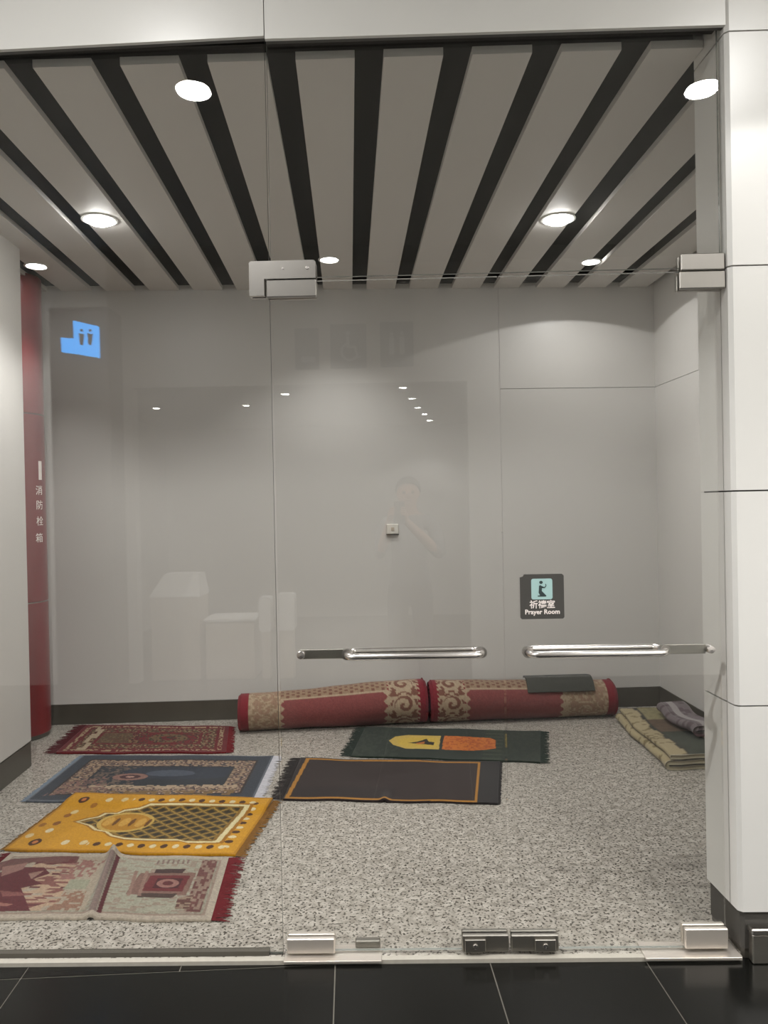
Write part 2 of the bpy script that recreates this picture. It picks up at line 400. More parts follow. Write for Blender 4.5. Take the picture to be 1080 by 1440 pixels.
# fixed L-shaped transom patch on the left, plain one on the right
c = gthing('transom_patch'); tag(c, 'L-shaped steel patch clamping transom and side pane above the left door leaf', 'glass clamp')
bx = gbox(350, 368, 444, 391, -.02); leg = gbox(350, 368, 372, 416, -.02)
for sgn in (-1, 1):
    y0, y1 = (-GT-.018, -GT) if sgn < 0 else (GT, GT+.018)
    MB().prism([(leg[0], leg[2]), (leg[1], leg[2]), (leg[1], bx[2]), (bx[1], bx[2]), (bx[1], bx[3]-.006), (bx[1]-.006, bx[3]), (leg[0]+.006, bx[3]), (leg[0], bx[3]-.006)], y0, y1).build('patch_plate', 'steel', c)
mb = MB(); bolt(mb, *gl(432, 377, -.02)); mb.build('bolt', 'chrome', c)
mb = MB(); bolt(mb, *gl(398, 378, -.02), r=.004); mb.build('bolt', 'chrome', c)
c = gthing('transom_patch'); tag(c, 'square-cut steel patch clamping the transom to the white pillar', 'glass clamp')
b = gbox(957, 357, 1019, 379, -.02); clamp(MB(), b).build('patch_plate', 'steel', c)

def handle(door, x0, x1, yc, xs0, xs1, screw_x):
    ua, zc = gl(x0, yc); ub, _ = gl(x1, yc); off = .052; rad = .0115
    pts = []
    n = 10
    for i in range(n+1): a = -math.pi/2+math.pi*i/n; pts.append((ub-off*.55+math.cos(a)*off*.55, math.sin(a)*off, zc))
    for i in range(n+1): a = math.pi/2+math.pi*i/n; pts.append((ua+off*.55+math.cos(a)*off*.55, math.sin(a)*off, zc))
    h = MB().tube(pts, rad, 14, closed=True).build('pull_handle', 'chrome', door, smooth=True)
    for u in (ua, ub):
        MB().lathe([(rad, -GT-.005), (.018, -GT-.005), (.018, -GT), (.018, GT), (.018, GT+.005), (rad, GT+.005)], (u, 0, zc), 20, 'y').build('collar', 'steel', h)
    sa, sb = sorted((gl(xs0, yc, .012)[0], gl(xs1, yc, .012)[0]))
    MB().box(sa, sb, GT+.001, GT+.007, zc-.016, zc+.016, bev=.002).build('strap', 'steel_d', h)
    su = gl(screw_x, yc, .012)[0]
    MB().lathe([(0, -GT-.006), (.012, -GT-.005), (.014, -GT), (.014, GT+.012), (0, GT+.012)], (su, 0, zc), 18, 'y').build('strap_bolt', 'chrome', h)

def make_door(name, label, ua, ub):
    d = gthing(name); struct(d, label, 'glass door')
    pane(MB(), ua, ub, .012, z_door, 0).build('pane', ['glass', 'edge'], d); return d
d1 = make_door('door_1', 'left leaf of the frameless glass double door', u_side+.004, u_mid-.002)
d2 = make_door('door_2', 'right leaf of the frameless glass double door with the small dark sign', u_mid+.002, u_right)
b = gbox(374, 394, 445, 417, -.02); clamp(MB(), (b[0], b[1], b[2], min(b[3], bx[2]-.003))).build('top_patch', 'steel', d1)
b = gbox(403, 1320, 471, 1343, -.02); clamp(MB(), (b[0], b[1], .012, b[3])).build('bottom_patch', 'satin', d1)
b = gbox(955, 382, 1020, 405, -.02); clamp(MB(), (b[0], b[1], b[2], b[3])).build('top_patch', 'steel', d2)
b = gbox(963, 1306, 1024, 1331, -.02); clamp(MB(), (b[0], b[1], .016, b[3])).build('bottom_patch', 'satin', d2)
def lock_patch(d, x0, x1, y0, y1, cx):
    b = gbox(x0, y0, x1, y1, -.02); z0 = .012
    l = clamp(MB(), (b[0], b[1], z0, b[3]), .016).build('lock_patch', 'steel_d', d)
    cb = gbox(cx-15, y0+9, cx+15, y1, -.04)
    MB().box(cb[0], cb[1], -GT-.026, -GT-.016, z0+.004, cb[3], bev=.002).build('lock_cover', 'steel_d', l)
    mb = MB(); mb.lathe([(0, -GT-.030), (.008, -GT-.030), (.009, -GT-.026)], ((cb[0]+cb[1])/2, 0, z0+.024), 16, 'y'); mb.build('lock_cylinder', 'chrome', l)
lock_patch(d1, 650, 716, 1315, 1342, 669); lock_patch(d2, 719, 786, 1315, 1340, 768)
handle(d1, 488, 677, 920, 420, 492, 424)
handle(d2, 742, 934, 917, 930, 992, 997)
# floor plates of the pivots
c = gthing('pivot_plate'); tag(c, 'shiny steel floor plate under the left leaf pivot', 'floor plate')
b = gbox(400, 1345, 537, 1357, -.03); MB().box(b[0], b[1], -.052, .045, -.004, .0045, bev=.001).build('plate', 'satin', c)
c = gthing('pivot_plate'); tag(c, 'shiny steel floor plate under the right leaf pivot beside the pillar', 'floor plate')
b = gbox(905, 1335, 1040, 1347, -.03); MB().box(b[0], b[1], -.052, .045, -.004, .0045, bev=.001).build('plate', 'satin', c)
c = gthing('door_stop'); tag(c, 'small grey steel floor stop beside the left leaf pivot', 'door stop')
b = gbox(500, 1329, 535, 1341, .03); MB().box(b[0], b[1], .02, .045, .0045, .030, bev=.003).build('stop_block', 'steel_d', c)

# ------------------------------------------------------------------ downlights
LENS = emit('lamp_lens', (255, 253, 250), 22.0)
LENS_BIG = emit('bright_lamp_lens', (255, 253, 250), 90.0)
LENS_HALL = emit('corridor_lamp_lens', (255, 254, 252), 430.0)
LENS_LOBBY = emit('lobby_lamp_lens', (255, 253, 250), 60.0)
def downlight(loc, dia, watt, angle, blend, label, group, lens=LENS, spotrad=.03, dome=.007, cosfall=0.0):
    t = empty('downlight', loc); tag(t, label, 'ceiling lamp', group)
    r = dia/2
    MB().lathe([(r+.012, .0), (r+.012, -.004), (r, -.006), (r-.003, -.001)], n=36).build('trim_ring', 'trimring', t, smooth=True)
    MB().lathe([(0, -dome), (r*.6, -dome*.85), (r-.004, -.003)], n=36).build('lens', lens, t, smooth=True)
    ld = bpy.data.lights.new('downlight_bulb', 'SPOT'); ld.energy = watt; ld.color = LAMP_C
    ld.spot_size = math.radians(angle); ld.spot_blend = blend; ld.shadow_soft_size = spotrad
    if cosfall:                                     # photometric curve of a recessed lamp: weaker towards the horizontal
        ld.use_nodes = True; nt = ld.node_tree; em = next(n for n in nt.nodes if n.type == 'EMISSION')
        tc = nt.nodes.new('ShaderNodeTexCoord'); sx = nt.nodes.new('ShaderNodeSeparateXYZ'); ab = nt.nodes.new('ShaderNodeMath'); ab.operation = 'ABSOLUTE'
        pw = nt.nodes.new('ShaderNodeMath'); pw.operation = 'POWER'; pw.inputs[1].default_value = cosfall
        nt.links.new(tc.outputs['Normal'], sx.inputs[0]); nt.links.new(sx.outputs['Z'], ab.inputs[0]); nt.links.new(ab.outputs[0], pw.inputs[0]); nt.links.new(pw.outputs[0], em.inputs['Strength'])
    lo = bpy.data.objects.new('downlight_bulb', ld); COL.objects.link(lo); lo.parent = t; lo.location = (0, 0, -dome-.028)
    return t
GR = 'downlights in the slatted ceiling'
def ceil_at(x, y, z=CEIL): return fl(x, y, z)
downlight(ceil_at(140, 309), .165, ROOM_W*1.3, 116, .75, 'round downlight on the left of the slatted ceiling, above the side pane', GR, LENS_BIG, dome=.026)
downlight(ceil_at(785, 308), .165, ROOM_W*1.35, 118, .9, 'glowing round downlight on the right of the slatted ceiling', GR, LENS_BIG, dome=.026)
downlight(ceil_at(463, 365), .115, ROOM_W*1.15, 112, 1.0, 'small downlight near the middle of the back wall', GR)
downlight(ceil_at(831, 368), .115, ROOM_W*.46, 143, .03, 'small downlight near the back wall at the right that throws a light arc', GR, spotrad=.012, cosfall=1.0)
downlight(ceil_at(51, 374), .125, ROOM_W*.7, 74, .8, 'small downlight in the left rear corner above the red column', GR)

# ------------------------------------------------------------------ the corridor in front (seen in the glass)
OPW = -4.10                                         # opposite wall, in glass coordinates
def vm(x, y, wd): u, z = gl(x, y, wd); return u, z   # a mirrored pixel: same u and height, at -wd in front of the glass
op0 = vm(190, 700, 4.10)[0]; op1 = vm(660, 700, 4.10)[0]; opz = vm(420, 541, 4.10)[1]
ow = gthing('wall_opposite'); struct(ow, 'white wall across the corridor with a wide lobby opening, seen mirrored in the glass', 'wall')
MB().box(-4.6, op0, OPW-.12, OPW, -.012, HALLC).build('wall_panel', 'pillar', ow)
MB().box(op1, 4.6, OPW-.12, OPW, -.012, HALLC).build('wall_panel', 'pillar', ow)
MB().box(op0, op1, OPW-.12, OPW, opz, HALLC).build('lintel_panel', 'pillar', ow)
lb = gthing('wall_lobby'); struct(lb, 'grey walls of the lobby beyond the opening, seen mirrored in the glass', 'wall')
LZ = opz+.04
MB().box(op0-.98, op0-.90, -8.0, OPW-.12, -.012, LZ).build('side_wall', 'lobby', lb)
MB().box(op1+.9, op1+.98, -8.0, OPW-.12, -.012, LZ).build('side_wall', 'lobby', lb)
MB().box(op0-.98, op1+.98, -8.1, -8.0, -.012, LZ).build('end_wall', 'lobby', lb)
struct(MB().box(op0-.98, op1+.98, -8.1, OPW-.12, LZ, LZ+.05).build('ceiling_lobby', 'hall_ceil', loc=GO, rz=GROT), 'flat ceiling of the lobby across the corridor', 'ceiling')
struct(MB().box(op0-.98, op1+.98, -8.1, OPW-.12, -.04, -.0125).build('floor_lobby', 'tile', loc=GO, rz=GROT), 'dark floor of the lobby across the corridor', 'floor')
struct(MB().box(-4.6, 4.6, OPW-.12, PF+.02, HALLC, HALLC+.05).build('ceiling_corridor', 'hall_ceil', loc=GO, rz=GROT), 'plain grey corridor ceiling', 'ceiling')
struct(MB().box(-4.7, -4.6, OPW-.12, .2, -.012, HALLC+.05).build('wall_corridor_left', 'lobby', loc=GO, rz=GROT), 'grey wall closing the corridor on the left', 'wall')
struct(MB().box(4.6, 4.7, OPW-.12, .2, -.012, HALLC+.05).build('wall_corridor_right', 'lobby', loc=GO, rz=GROT), 'grey wall closing the corridor on the right', 'wall')
struct(MB().box(1.74, 4.6, PF, PF+.05, -.012, HALLC+.02).build('wall_facade_right', 'pillar', loc=GO, rz=GROT), 'white facade right of the pillar', 'wall')
struct(MB().box(-4.6, Vector((LEFTW, gy(LEFTW), 0)).dot(GX)-.0, PF, PF+.05, -.012, HB).build('wall_facade_left', 'pillar', loc=GO, rz=GROT), 'white facade left of the glass front', 'wall')
# corridor downlights: two are mirrored over the slats, four are added fill
GH = 'downlights of the corridor'
def mirror_lamp(x, y, zc):
    q = ray(x, y); t = (zc-CAM.z)/q.z; p = CAM+q*t
    return p - GN*(2*(p.dot(GN)-D))
downlight(mirror_lamp(272, 127, HALLC), .175, HALL_W, 120, .35, 'corridor downlight mirrored in the upper left glass', GH, LENS_HALL)
for (u_, w_, lab) in ((-3.6, -1.35, 'added fill downlight far to the left of the glass front'), (4.0, -1.35, 'added fill downlight far to the right of the pillar'), (-3.5, -2.9, 'added fill downlight by the opposite wall, left of the dark column'), (3.4, -2.9, 'added fill downlight by the opposite wall, right of the lobby opening')):
    downlight(G(u_, w_, HALLC), .175, HALL_W*(1.5 if w_ < -2 else 1.0), 130, .35, lab, GH, LENS_HALL)  # unseen lamps added to brighten the fascia and the opposite wall
downlight(mirror_lamp(988, 125, HALLC), .175, HALL_W*.42, 120, .06, 'corridor downlight mirrored at the top right beside the white pillar', GH, LENS_HALL)
for i, (x, y, lab) in enumerate([(567, 545, 'nearest of the five lobby downlights mirrored in a row'), (579, 560, 'second of the five lobby downlights mirrored in a row'),
        (587, 573, 'third of the five lobby downlights mirrored in a row'), (597, 582, 'fourth of the five lobby downlights mirrored in a row'), (604, 591, 'farthest of the five lobby downlights mirrored in a row'),
        (401, 554, 'single lobby downlight mirrored just right of the pane joint'), (346, 570, 'lobby downlight mirrored in the side pane near the pane joint'), (220, 574, 'lobby downlight mirrored at the left of the side pane')]):
    p = mirror_lamp(x, y, LZ); downlight(p, .085, LOBBY_W, 110, .5, lab, 'downlights of the lobby', LENS_LOBBY, .02)

# ------------------------------------------------------------------ woven rugs
def smooth(a, b, x):
    t = np.clip((x-a)/(b-a), 0, 1); return t*t*(3-2*t)
def cell(a, b, seed=0):
    h = np.sin(np.floor(a)*127.1+np.floor(b)*311.7+seed*74.7)*43758.5453
    return h-np.floor(h)
RUGK = .57                                           # rug colours darkened alike, standing in for dimmer light
def rosette(a, b, per, k=5, seed=0):
    ca, cb = (np.floor(a/per)+.5)*per, (np.floor(b/per)+.5)*per; dx, dy = a-ca, b-cb
    r_ = np.hypot(dx, dy)/per; t = np.arctan2(dy, dx)+cell(a/per, b/per, seed)*6
    return (r_ < .30+.12*np.cos(k*t)), (r_ < .12)
class Rug:
    """a woven surface: u runs from the left end to the right end, v from the far edge to the near edge"""
    def __init__(s, corners, nx, ny, z=0.0):
        s.c = [fl(*c) for c in corners]; s.nx, s.ny = nx, ny
        s.L = ((s.c[1]-s.c[0]).length+(s.c[2]-s.c[3]).length)/2; s.W = ((s.c[3]-s.c[0]).length+(s.c[2]-s.c[1]).length)/2
        s.U, s.V = np.meshgrid(np.linspace(0, 1, nx+1), np.linspace(0, 1, ny+1))
        s.X, s.Y = s.U*s.L, s.V*s.W
        s.C = np.zeros(s.U.shape+(3,)); s.H = np.zeros_like(s.U)
    def pos(s, u, v):
        c = s.c; return c[0]*(1-u)*(1-v)+c[1]*u*(1-v)+c[2]*u*v+c[3]*(1-u)*v
    def uv(s, px, py):
        p = fl(px, py); u = v = .5
        for _ in range(30):
            q = s.pos(u, v); e = .001; du = (s.pos(u+e, v)-q)/e; dv = (s.pos(u, v+e)-q)/e; r = p-q
            det = du.x*dv.y-du.y*dv.x
            u += (r.x*dv.y-r.y*dv.x)/det; v += (du.x*r.y-du.y*r.x)/det
        return u, v
    def paint(s, mask, col, a=1.0):
        m = (np.asarray(mask, float)*a)[..., None]; s.C = s.C*(1-m)+np.array(lin(col))*RUGK*m
    def margin(s): return np.minimum(np.minimum(s.X, s.L-s.X), np.minimum(s.Y, s.W-s.Y))
    def rect(s, x0, x1, y0, y1): return (s.X >= x0) & (s.X <= x1) & (s.Y >= y0) & (s.Y <= y1)
    def polymask(s, pts):
        ins = np.zeros(s.U.shape, bool); n = len(pts)
        for i in range(n):
            (x1, y1), (x2, y2) = pts[i], pts[(i+1) % n]
            if y1 == y2: continue
            c = ((y1 > s.V) != (y2 > s.V)) & (s.U < (x2-x1)*(s.V-y1)/(y2-y1)+x1); ins ^= c
        return ins
    def pix(s, pts): return s.polymask([s.uv(*p) for p in pts])
    def disc(s, u, v, rx, ry): return ((s.U-u)*s.L/rx)**2+((s.V-v)*s.W/ry)**2 <= 1
    def vary(s, amt, k=1.0):
        n = cell(s.X*150*k, s.Y*150*k, 3); s.C *= (1-amt/2+amt*n)[..., None]
    def build(s, name, label, cat='rug', th=.009, fringe=(None, None), flen=(.05, .05), wave=.003, zlift=0.0, group=None):
        root = empty(name, s.pos(.5, .5)); tag(root, label, cat, group); o0 = root.location
        nx, ny = s.nx, s.ny
        W = s.C
        ph = random.random()*6
        H = th+wave*(np.sin(s.X*9+ph)*np.cos(s.Y*7+ph*2)+1)*.5+s.H+zlift
        ex = 1+.0*s.U
        c = [np.array(q) for q in s.c]
        U, V = s.U[..., None], s.V[..., None]
        P = c[0]*(1-U)*(1-V)+c[1]*U*(1-V)+c[2]*U*V+c[3]*(1-U)*V
        wob = .005*np.sin(s.X*11+ph)+.003*np.sin(s.X*23+ph*3)
        P[..., 1] += wob*((2*s.V-1)); P[..., 2] = H
        P -= np.array(o0)
        n = (nx+1)*(ny+1)
        top = P.reshape(-1, 3)
        idx = np.arange(n).reshape(ny+1, nx+1)
        f = np.stack([idx[:-1, :-1], idx[1:, :-1], idx[1:, 1:], idx[:-1, 1:]], -1).reshape(-1, 4)
        ring = np.concatenate([idx[0, :], idx[1:, -1], idx[-1, -2::-1], idx[-2:0:-1, 0]])
        low = top[ring].copy(); low[:, 2] = np.maximum(top[ring][:, 2]-th-wave-.0, 0.0005); low[:, 2] = np.where(low[:, 2] < .008, .0005, low[:, 2])
        k = len(ring); li = n+np.arange(k)
        sk = np.stack([ring, np.roll(ring, -1), np.roll(li, -1), li], -1)
        vs = np.concatenate([top, low]); fs = np.concatenate([f, sk])
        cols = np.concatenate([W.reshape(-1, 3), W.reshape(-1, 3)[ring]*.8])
        o = grid_obj('pile', vs, fs, cols, root)
        for side, col in enumerate(fringe):
            if col is None: continue
            fl_ = flen[side]; mb = MB(); cnt = int(s.W/.0058); u = float(side)
            for i in range(cnt):
                v = (i+.5)/cnt; p = np.array(s.pos(u, v))-np.array(o0); d = np.array(s.pos(1, v)-s.pos(0, v)); d /= np.linalg.norm(d)
                d = d*(1 if side else -1); e = np.array(s.pos(u, v+.01)-s.pos(u, v)); e /= np.linalg.norm(e)
                l = fl_*random.uniform(.7, 1.15); sw = random.uniform(-.25, .25)*l; hw = .0036
                zb = th*.8+zlift; a = p+np.array([0, 0, zb]); mmid = p+d*l*.5+e*sw*.4+np.array([0, 0, zb*.6+.002]); t = p+d*l+e*sw+np.array([0, 0, .003+random.random()*.003])
                vs_ = []
                for q, wd, hh in ((a, hw, .0035), (mmid, hw*.9, .003), (t, hw*.5, .002)):
                    vs_ += [q-e*wd, q+np.array([0, 0, hh]), q+e*wd]
                mb.add(vs_, [(0, 1, 4, 3), (1, 2, 5, 4), (3, 4, 7, 6), (4, 5, 8, 7), (6, 7, 8)])
            cm = fringe_mat(col)
            mb.build('fringe', cm, root)
        return root
FM = {}
def fringe_mat(col):
    if col not in FM: FM[col] = mat('fringe_yarn_%d_%d_%d' % col, col, .95, noise=.25, nscale=60)
    return FM[col]
def grid_obj(name, vs, fs, cols, parent, material='weave'):
    me = bpy.data.meshes.new(name); nv, nf = len(vs), len(fs)
    me.vertices.add(nv); me.vertices.foreach_set('co', np.asarray(vs, np.float32).ravel())
    me.loops.add(nf*4); me.loops.foreach_set('vertex_index', np.asarray(fs, np.int32).ravel())
    me.polygons.add(nf); me.polygons.foreach_set('loop_start', np.arange(0, nf*4, 4, dtype=np.int32))
    me.polygons.foreach_set('use_smooth', [True]*nf)
    me.update(calc_edges=True)
    a = me.color_attributes.new('weave', 'FLOAT_COLOR', 'POINT')
    a.data.foreach_set('color', np.concatenate([np.asarray(cols), np.ones((nv, 1))], 1).astype(np.float32).ravel())
    me.materials.append(MT[material] if isinstance(material, str) else material)
    o = bpy.data.objects.new(name, me); COL.objects.link(o); o.parent = parent; return o

# --- pale mosque rug, nearest on the left
r = Rug([(16, 1202), (322, 1209), (297, 1297), (-86, 1293)], 300, 170)
r.paint(np.ones_like(r.U), (206, 198, 182))
r.paint(r.margin() > .028, (176, 158, 146)); r.paint(r.margin() > .04, (178, 180, 162))
sp = cell(r.X*70, r.Y*70, 1); r.paint((r.margin() > .04) & (sp > .72), (160, 140, 128), .6)
# right field: door-like medallion in plum with a stepped frame
def band(pts, col, a=1.0): r.paint(r.pix(pts), col, a)
band([(168, 1209), (300, 1212), (272, 1288), (128, 1284)], (186, 188, 170))
r.paint(r.pix([(168, 1209), (300, 1212), (272, 1288), (128, 1284)]) & (cell(r.X*38, r.Y*90, 31) > .72), (172, 150, 138), .7)
band([(285, 1213), (307, 1213), (281, 1287), (258, 1285)], (168, 146, 132))
st_ = np.sin(r.Y*150) > .2
r.paint(r.pix([(285, 1213), (307, 1213), (281, 1287), (258, 1285)]) & (cell(r.X*90, r.Y*50, 4) > .5), (128, 84, 80))
band([(198, 1231), (276, 1231), (262, 1262), (176, 1262)], (150, 118, 108))
band([(220, 1226), (262, 1226), (256, 1232), (216, 1232)], (84, 62, 60)); band([(195, 1260), (250, 1260), (243, 1266), (192, 1266)], (90, 70, 64))
band([(212, 1235), (268, 1235), (256, 1257), (198, 1257)], (126, 52, 56))
band([(222, 1239), (258, 1239), (250, 1253), (214, 1253)], (88, 38, 44)); u, v = r.uv(236, 1246)
r.paint(r.disc(u, v, .045, .035), (176, 130, 122)); r.paint(r.disc(u, v, .022, .018), (110, 50, 54))
for xx_ in (190, 205): r.paint(r.pix([(xx_, 1228), (xx_+5, 1228), (xx_-7, 1264), (xx_-12, 1264)]), (168, 138, 126))
for k in range(7): r.paint(r.pix([(222+k*7, 1213), (225+k*7, 1213), (223+k*7, 1219), (220+k*7, 1219)]), (150, 128, 120))
band([(250, 1266), (272, 1262), (266, 1282), (246, 1282)], (168, 148, 130)); r.paint(r.pix([(250, 1266), (272, 1262), (266, 1282), (246, 1282)]) & (cell(r.X*60, r.Y*90, 9) > .5), (118, 82, 76))
# left field: pale terraces and plum domes
band([(60, 1207), (158, 1209), (118, 1284), (-70, 1284)], (192, 182, 164))
zig = cell(r.X*24+.6*np.sin(r.Y*60), r.Y*75, 21)
m = r.pix([(52, 1216), (112, 1216), (74, 1284), (-20, 1284)]); r.paint(m & (zig < .45), (206, 180, 154)); r.paint(m & (zig > .7), (150, 98, 92)); r.paint(m & (zig > .92), (110, 50, 54))
m = r.pix([(98, 1212), (152, 1213), (122, 1240), (78, 1240)]); r.paint(m & (cell(r.X*80, r.Y*50, 2) > .45), (170, 126, 118))
band([(100, 1240), (128, 1240), (120, 1254), (88, 1254)], (178, 182, 160))
m = r.pix([(92, 1258), (122, 1256), (112, 1284), (64, 1284)]); r.paint(m & (cell(r.X*70, r.Y*70, 5) > .4), (168, 132, 112))
plum = (108, 40, 48)
band([(20, 1210), (112, 1208), (108, 1217), (70, 1220), (46, 1216), (22, 1222), (0, 1228), (-20, 1222)], plum, .85)
band([(-40, 1250), (-10, 1234), (24, 1222), (62, 1224), (70, 1232), (46, 1240), (60, 1246), (30, 1252), (36, 1266), (42, 1282), (20, 1284), (-70, 1284)], plum)
band([(4, 1222), (40, 1216), (32, 1226), (2, 1236)], (168, 128, 120)); band([(0, 1256), (30, 1258), (36, 1262), (4, 1264)], (150, 92, 90)); band([(-20, 1270), (20, 1274), (10, 1277), (-30, 1276)], (172, 120, 110))
band([(40, 1232), (62, 1228), (44, 1240)], (176, 140, 128))
# crease
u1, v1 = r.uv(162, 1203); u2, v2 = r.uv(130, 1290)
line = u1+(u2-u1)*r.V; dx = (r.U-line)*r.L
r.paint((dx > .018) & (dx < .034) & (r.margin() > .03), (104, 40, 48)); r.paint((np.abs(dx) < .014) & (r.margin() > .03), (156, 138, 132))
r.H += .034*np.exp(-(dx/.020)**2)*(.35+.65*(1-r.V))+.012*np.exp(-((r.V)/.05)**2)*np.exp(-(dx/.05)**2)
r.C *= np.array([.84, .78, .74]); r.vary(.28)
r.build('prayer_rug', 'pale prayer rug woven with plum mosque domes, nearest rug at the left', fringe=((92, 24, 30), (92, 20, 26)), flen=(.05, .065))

# --- yellow lattice rug
r = Rug([(106, 1121), (384, 1128), (331, 1206), (6, 1197)], 300, 170)
r.paint(np.ones_like(r.U), (196, 136, 20)); r.paint(r.margin() > .012, (222, 160, 34))
mg = r.margin(); b_ = (mg > .045) & (mg < .095)
long_ = np.minimum(r.Y, r.W-r.Y) < np.minimum(r.X, r.L-r.X)
t_ = np.where(long_, r.X, r.Y); dots = (t_ % .105)/.105
mc = np.abs(mg-.07)
rightpart = r.U > .33
r.paint(b_ & rightpart & (np.hypot((dots-.27)*.105, mc*.8) < .015), (240, 222, 176)); r.paint(b_ & rightpart & (np.hypot((dots-.76)*.105, mc*.8) < .016), (84, 48, 20))
r.paint((mg > .104) & (mg < .112) & (r.U > .85), (140, 90, 24))
for (x, y, c_) in [(118, 1131, (84, 46, 22)), (50, 1187, (84, 46, 22)), (154, 1131, (240, 220, 170)), (176, 1131, (236, 210, 150)), (70, 1171, (240, 222, 180)), (80, 1161, (150, 92, 30)), (95, 1150, (160, 100, 30)), (105, 1145, (236, 210, 150)),
                    (92, 1188, (240, 220, 176)), (118, 1188, (236, 212, 160)), (60, 1163, (170, 112, 34)), (42, 1178, (236, 206, 150)), (132, 1137, (176, 116, 36))]:
    u, v = r.uv(x, y); r.paint(r.disc(u, v, *((.026, .034) if c_ == (84, 46, 22) else (.017, .024))), c_)
    if c_ == (84, 46, 22): r.paint(r.disc(u, v, .012, .016), (214, 130, 70))
arch = [(110, 1159), (128, 1154), (140, 1152), (150, 1147), (166, 1147), (176, 1143), (196, 1141), (212, 1137), (346, 1139), (304, 1187), (262, 1187), (250, 1184), (176, 1182), (158, 1178), (150, 1172), (136, 1170), (128, 1164)]
au = [r.uv(*p) for p in arch]; cu_ = sum(a for a, b in au)/len(au)+.06; cv_ = sum(b for a, b in au)/len(au)
def grow(k): return r.polymask([(cu_+(a-cu_)*k, cv_+(b-cv_)*(k+.03*(k-1)/.08)) for a, b in au])
r.paint(grow(1.09), (176, 118, 24)); r.paint(grow(1.045), (238, 222, 170)); r.paint(grow(.985), (150, 112, 44)); inner = grow(.945)
r.paint(inner, (104, 82, 38)); ku, kv = r.X*12, r.Y*15
lat = np.minimum(np.abs(((ku+kv) % 1)-.5), np.abs(((ku-kv) % 1)-.5))
r.paint(inner & (lat < .075), (196, 158, 74)); r.paint(inner & (lat < .02), (120, 88, 30))
dd = np.minimum(np.hypot(((ku+kv) % 1)-0, 0), 1); fm = (np.abs(((ku+kv+.5) % 1)-.5) < .26) & (np.abs(((ku-kv+.5) % 1)-.5) < .26)
r.paint(inner & fm, (52, 44, 24))
u, v = r.uv(177, 1159); r.paint(r.disc(u, v, .135, .115) & grow(1.0), (214, 176, 88)); r.paint(r.disc(u, v, .115, .095), (196, 138, 34))
for k in range(3): r.paint(r.disc(u-.08+.075*k, v, .022, .05), (222, 170, 74)); r.paint(r.disc(u-.045+.075*k, v, .01, .045), (120, 76, 24))
r.H += .0145*(1-smooth(0.12, .30, r.V))
r.vary(.22)
r.build('prayer_rug', 'golden yellow prayer rug with a dark lattice arch', fringe=((122, 86, 32), (110, 76, 32)), flen=(.02, .045))

# --- slate blue rug
r = Rug([(118, 1064), (385, 1065), (356, 1127), (36, 1129)], 280, 150)
r.paint(np.ones_like(r.U), (110, 115, 124)); mg = r.margin()
r.paint(mg > .012, (62, 67, 76)); bb = (mg > .085) & (mg < .20)
r.paint(bb, (172, 146, 120)); c1 = cell(r.X*75, r.Y*75, 1); r.paint(bb & (c1 > .6), (118, 98, 86)); p1, p2 = rosette(r.X, r.Y, .058); r.paint(bb & p1, (96, 66, 62)); r.paint(bb & p2, (214, 190, 166)); r.paint(bb & (c1 > .9), (52, 56, 66)); r.paint((np.abs(mg-.085) < .006) | (np.abs(mg-.20) < .006), (60, 50, 48))
r.paint((mg > .20), (50, 54, 60)); r.paint((mg > .215) & (cell(r.X*80, r.Y*80, 8) > .62) & (r.U < .4), (118, 100, 88))
u, v = r.uv(262, 1088); r.paint(r.disc(u, v, .36, .12) & (mg > .215), (52, 58, 70)); u, v = r.uv(240, 1090); r.paint(r.disc(u, v, .14, .05), (92, 100, 114), .7)
u, v = r.uv(183, 1095); r.paint(r.disc(u, v, .10, .055), (150, 112, 100)); r.paint(r.disc(u, v, .06, .03), (80, 48, 52)); r.paint(r.disc(u, v, .025, .014), (190, 150, 134))
r.paint(r.rect(.25, r.L-.12, r.W*.70, r.W*.77) & (cell(r.X*55, r.Y*55, 3) > .35), (190, 166, 138)); r.paint(r.rect(.25, r.L-.12, r.W*.82, r.W*.92) & (cell(r.X*40, r.Y*40, 6) > .45), (138, 110, 72))
r.paint(r.pix([(96, 1102), (150, 1094), (150, 1114), (60, 1122)]) & (cell(r.X*70, r.Y*70, 12) > .55), (142, 108, 98)); r.vary(.3)
r.build('prayer_rug', 'slate blue prayer rug with a tan floral border, between the red and yellow rugs', fringe=((112, 122, 134), (170, 168, 172)), flen=(.03, .05))

# --- dark red rug by the back wall
r = Rug([(122, 1021), (322, 1023), (318, 1060), (78, 1061)], 260, 120)
r.paint(np.ones_like(r.U), (112, 24, 30)); mg = r.margin(); c1 = cell(r.X*85, r.Y*60, 1); p1, p2 = rosette(r.X, r.Y, .07)
b_ = (mg > .03) & (mg < .06); r.paint(b_ & (c1 > .4), (176, 152, 118))
b_ = (mg > .08) & (mg < .17); r.paint(b_ & (c1 > .62), (140, 116, 84)); r.paint(b_ & (c1 < .2), (84, 70, 46)); r.paint(b_ & p1, (88, 60, 42)); r.paint(b_ & p2, (176, 150, 112))
m = mg > .19; r.paint(m, (96, 24, 28)); r.paint(m & (c1 > .68), (138, 108, 72)); r.paint(m & (c1 < .22), (70, 58, 40))
r.paint(m & (r.U < .38), (104, 86, 58), .6)
for uu, rx in ((.62, .20), (.62, .13), (.62, .06)):
    r.paint(r.disc(uu, .5, rx, rx*.75) & (c1 > .3), (118, 24, 30) if rx != .13 else (120, 92, 62))
r.paint((r.U > .1) & (r.U < .16) & (mg > .05) & (cell(r.X*30, r.Y*20, 7) > .35), (186, 166, 136)); r.vary(.35)
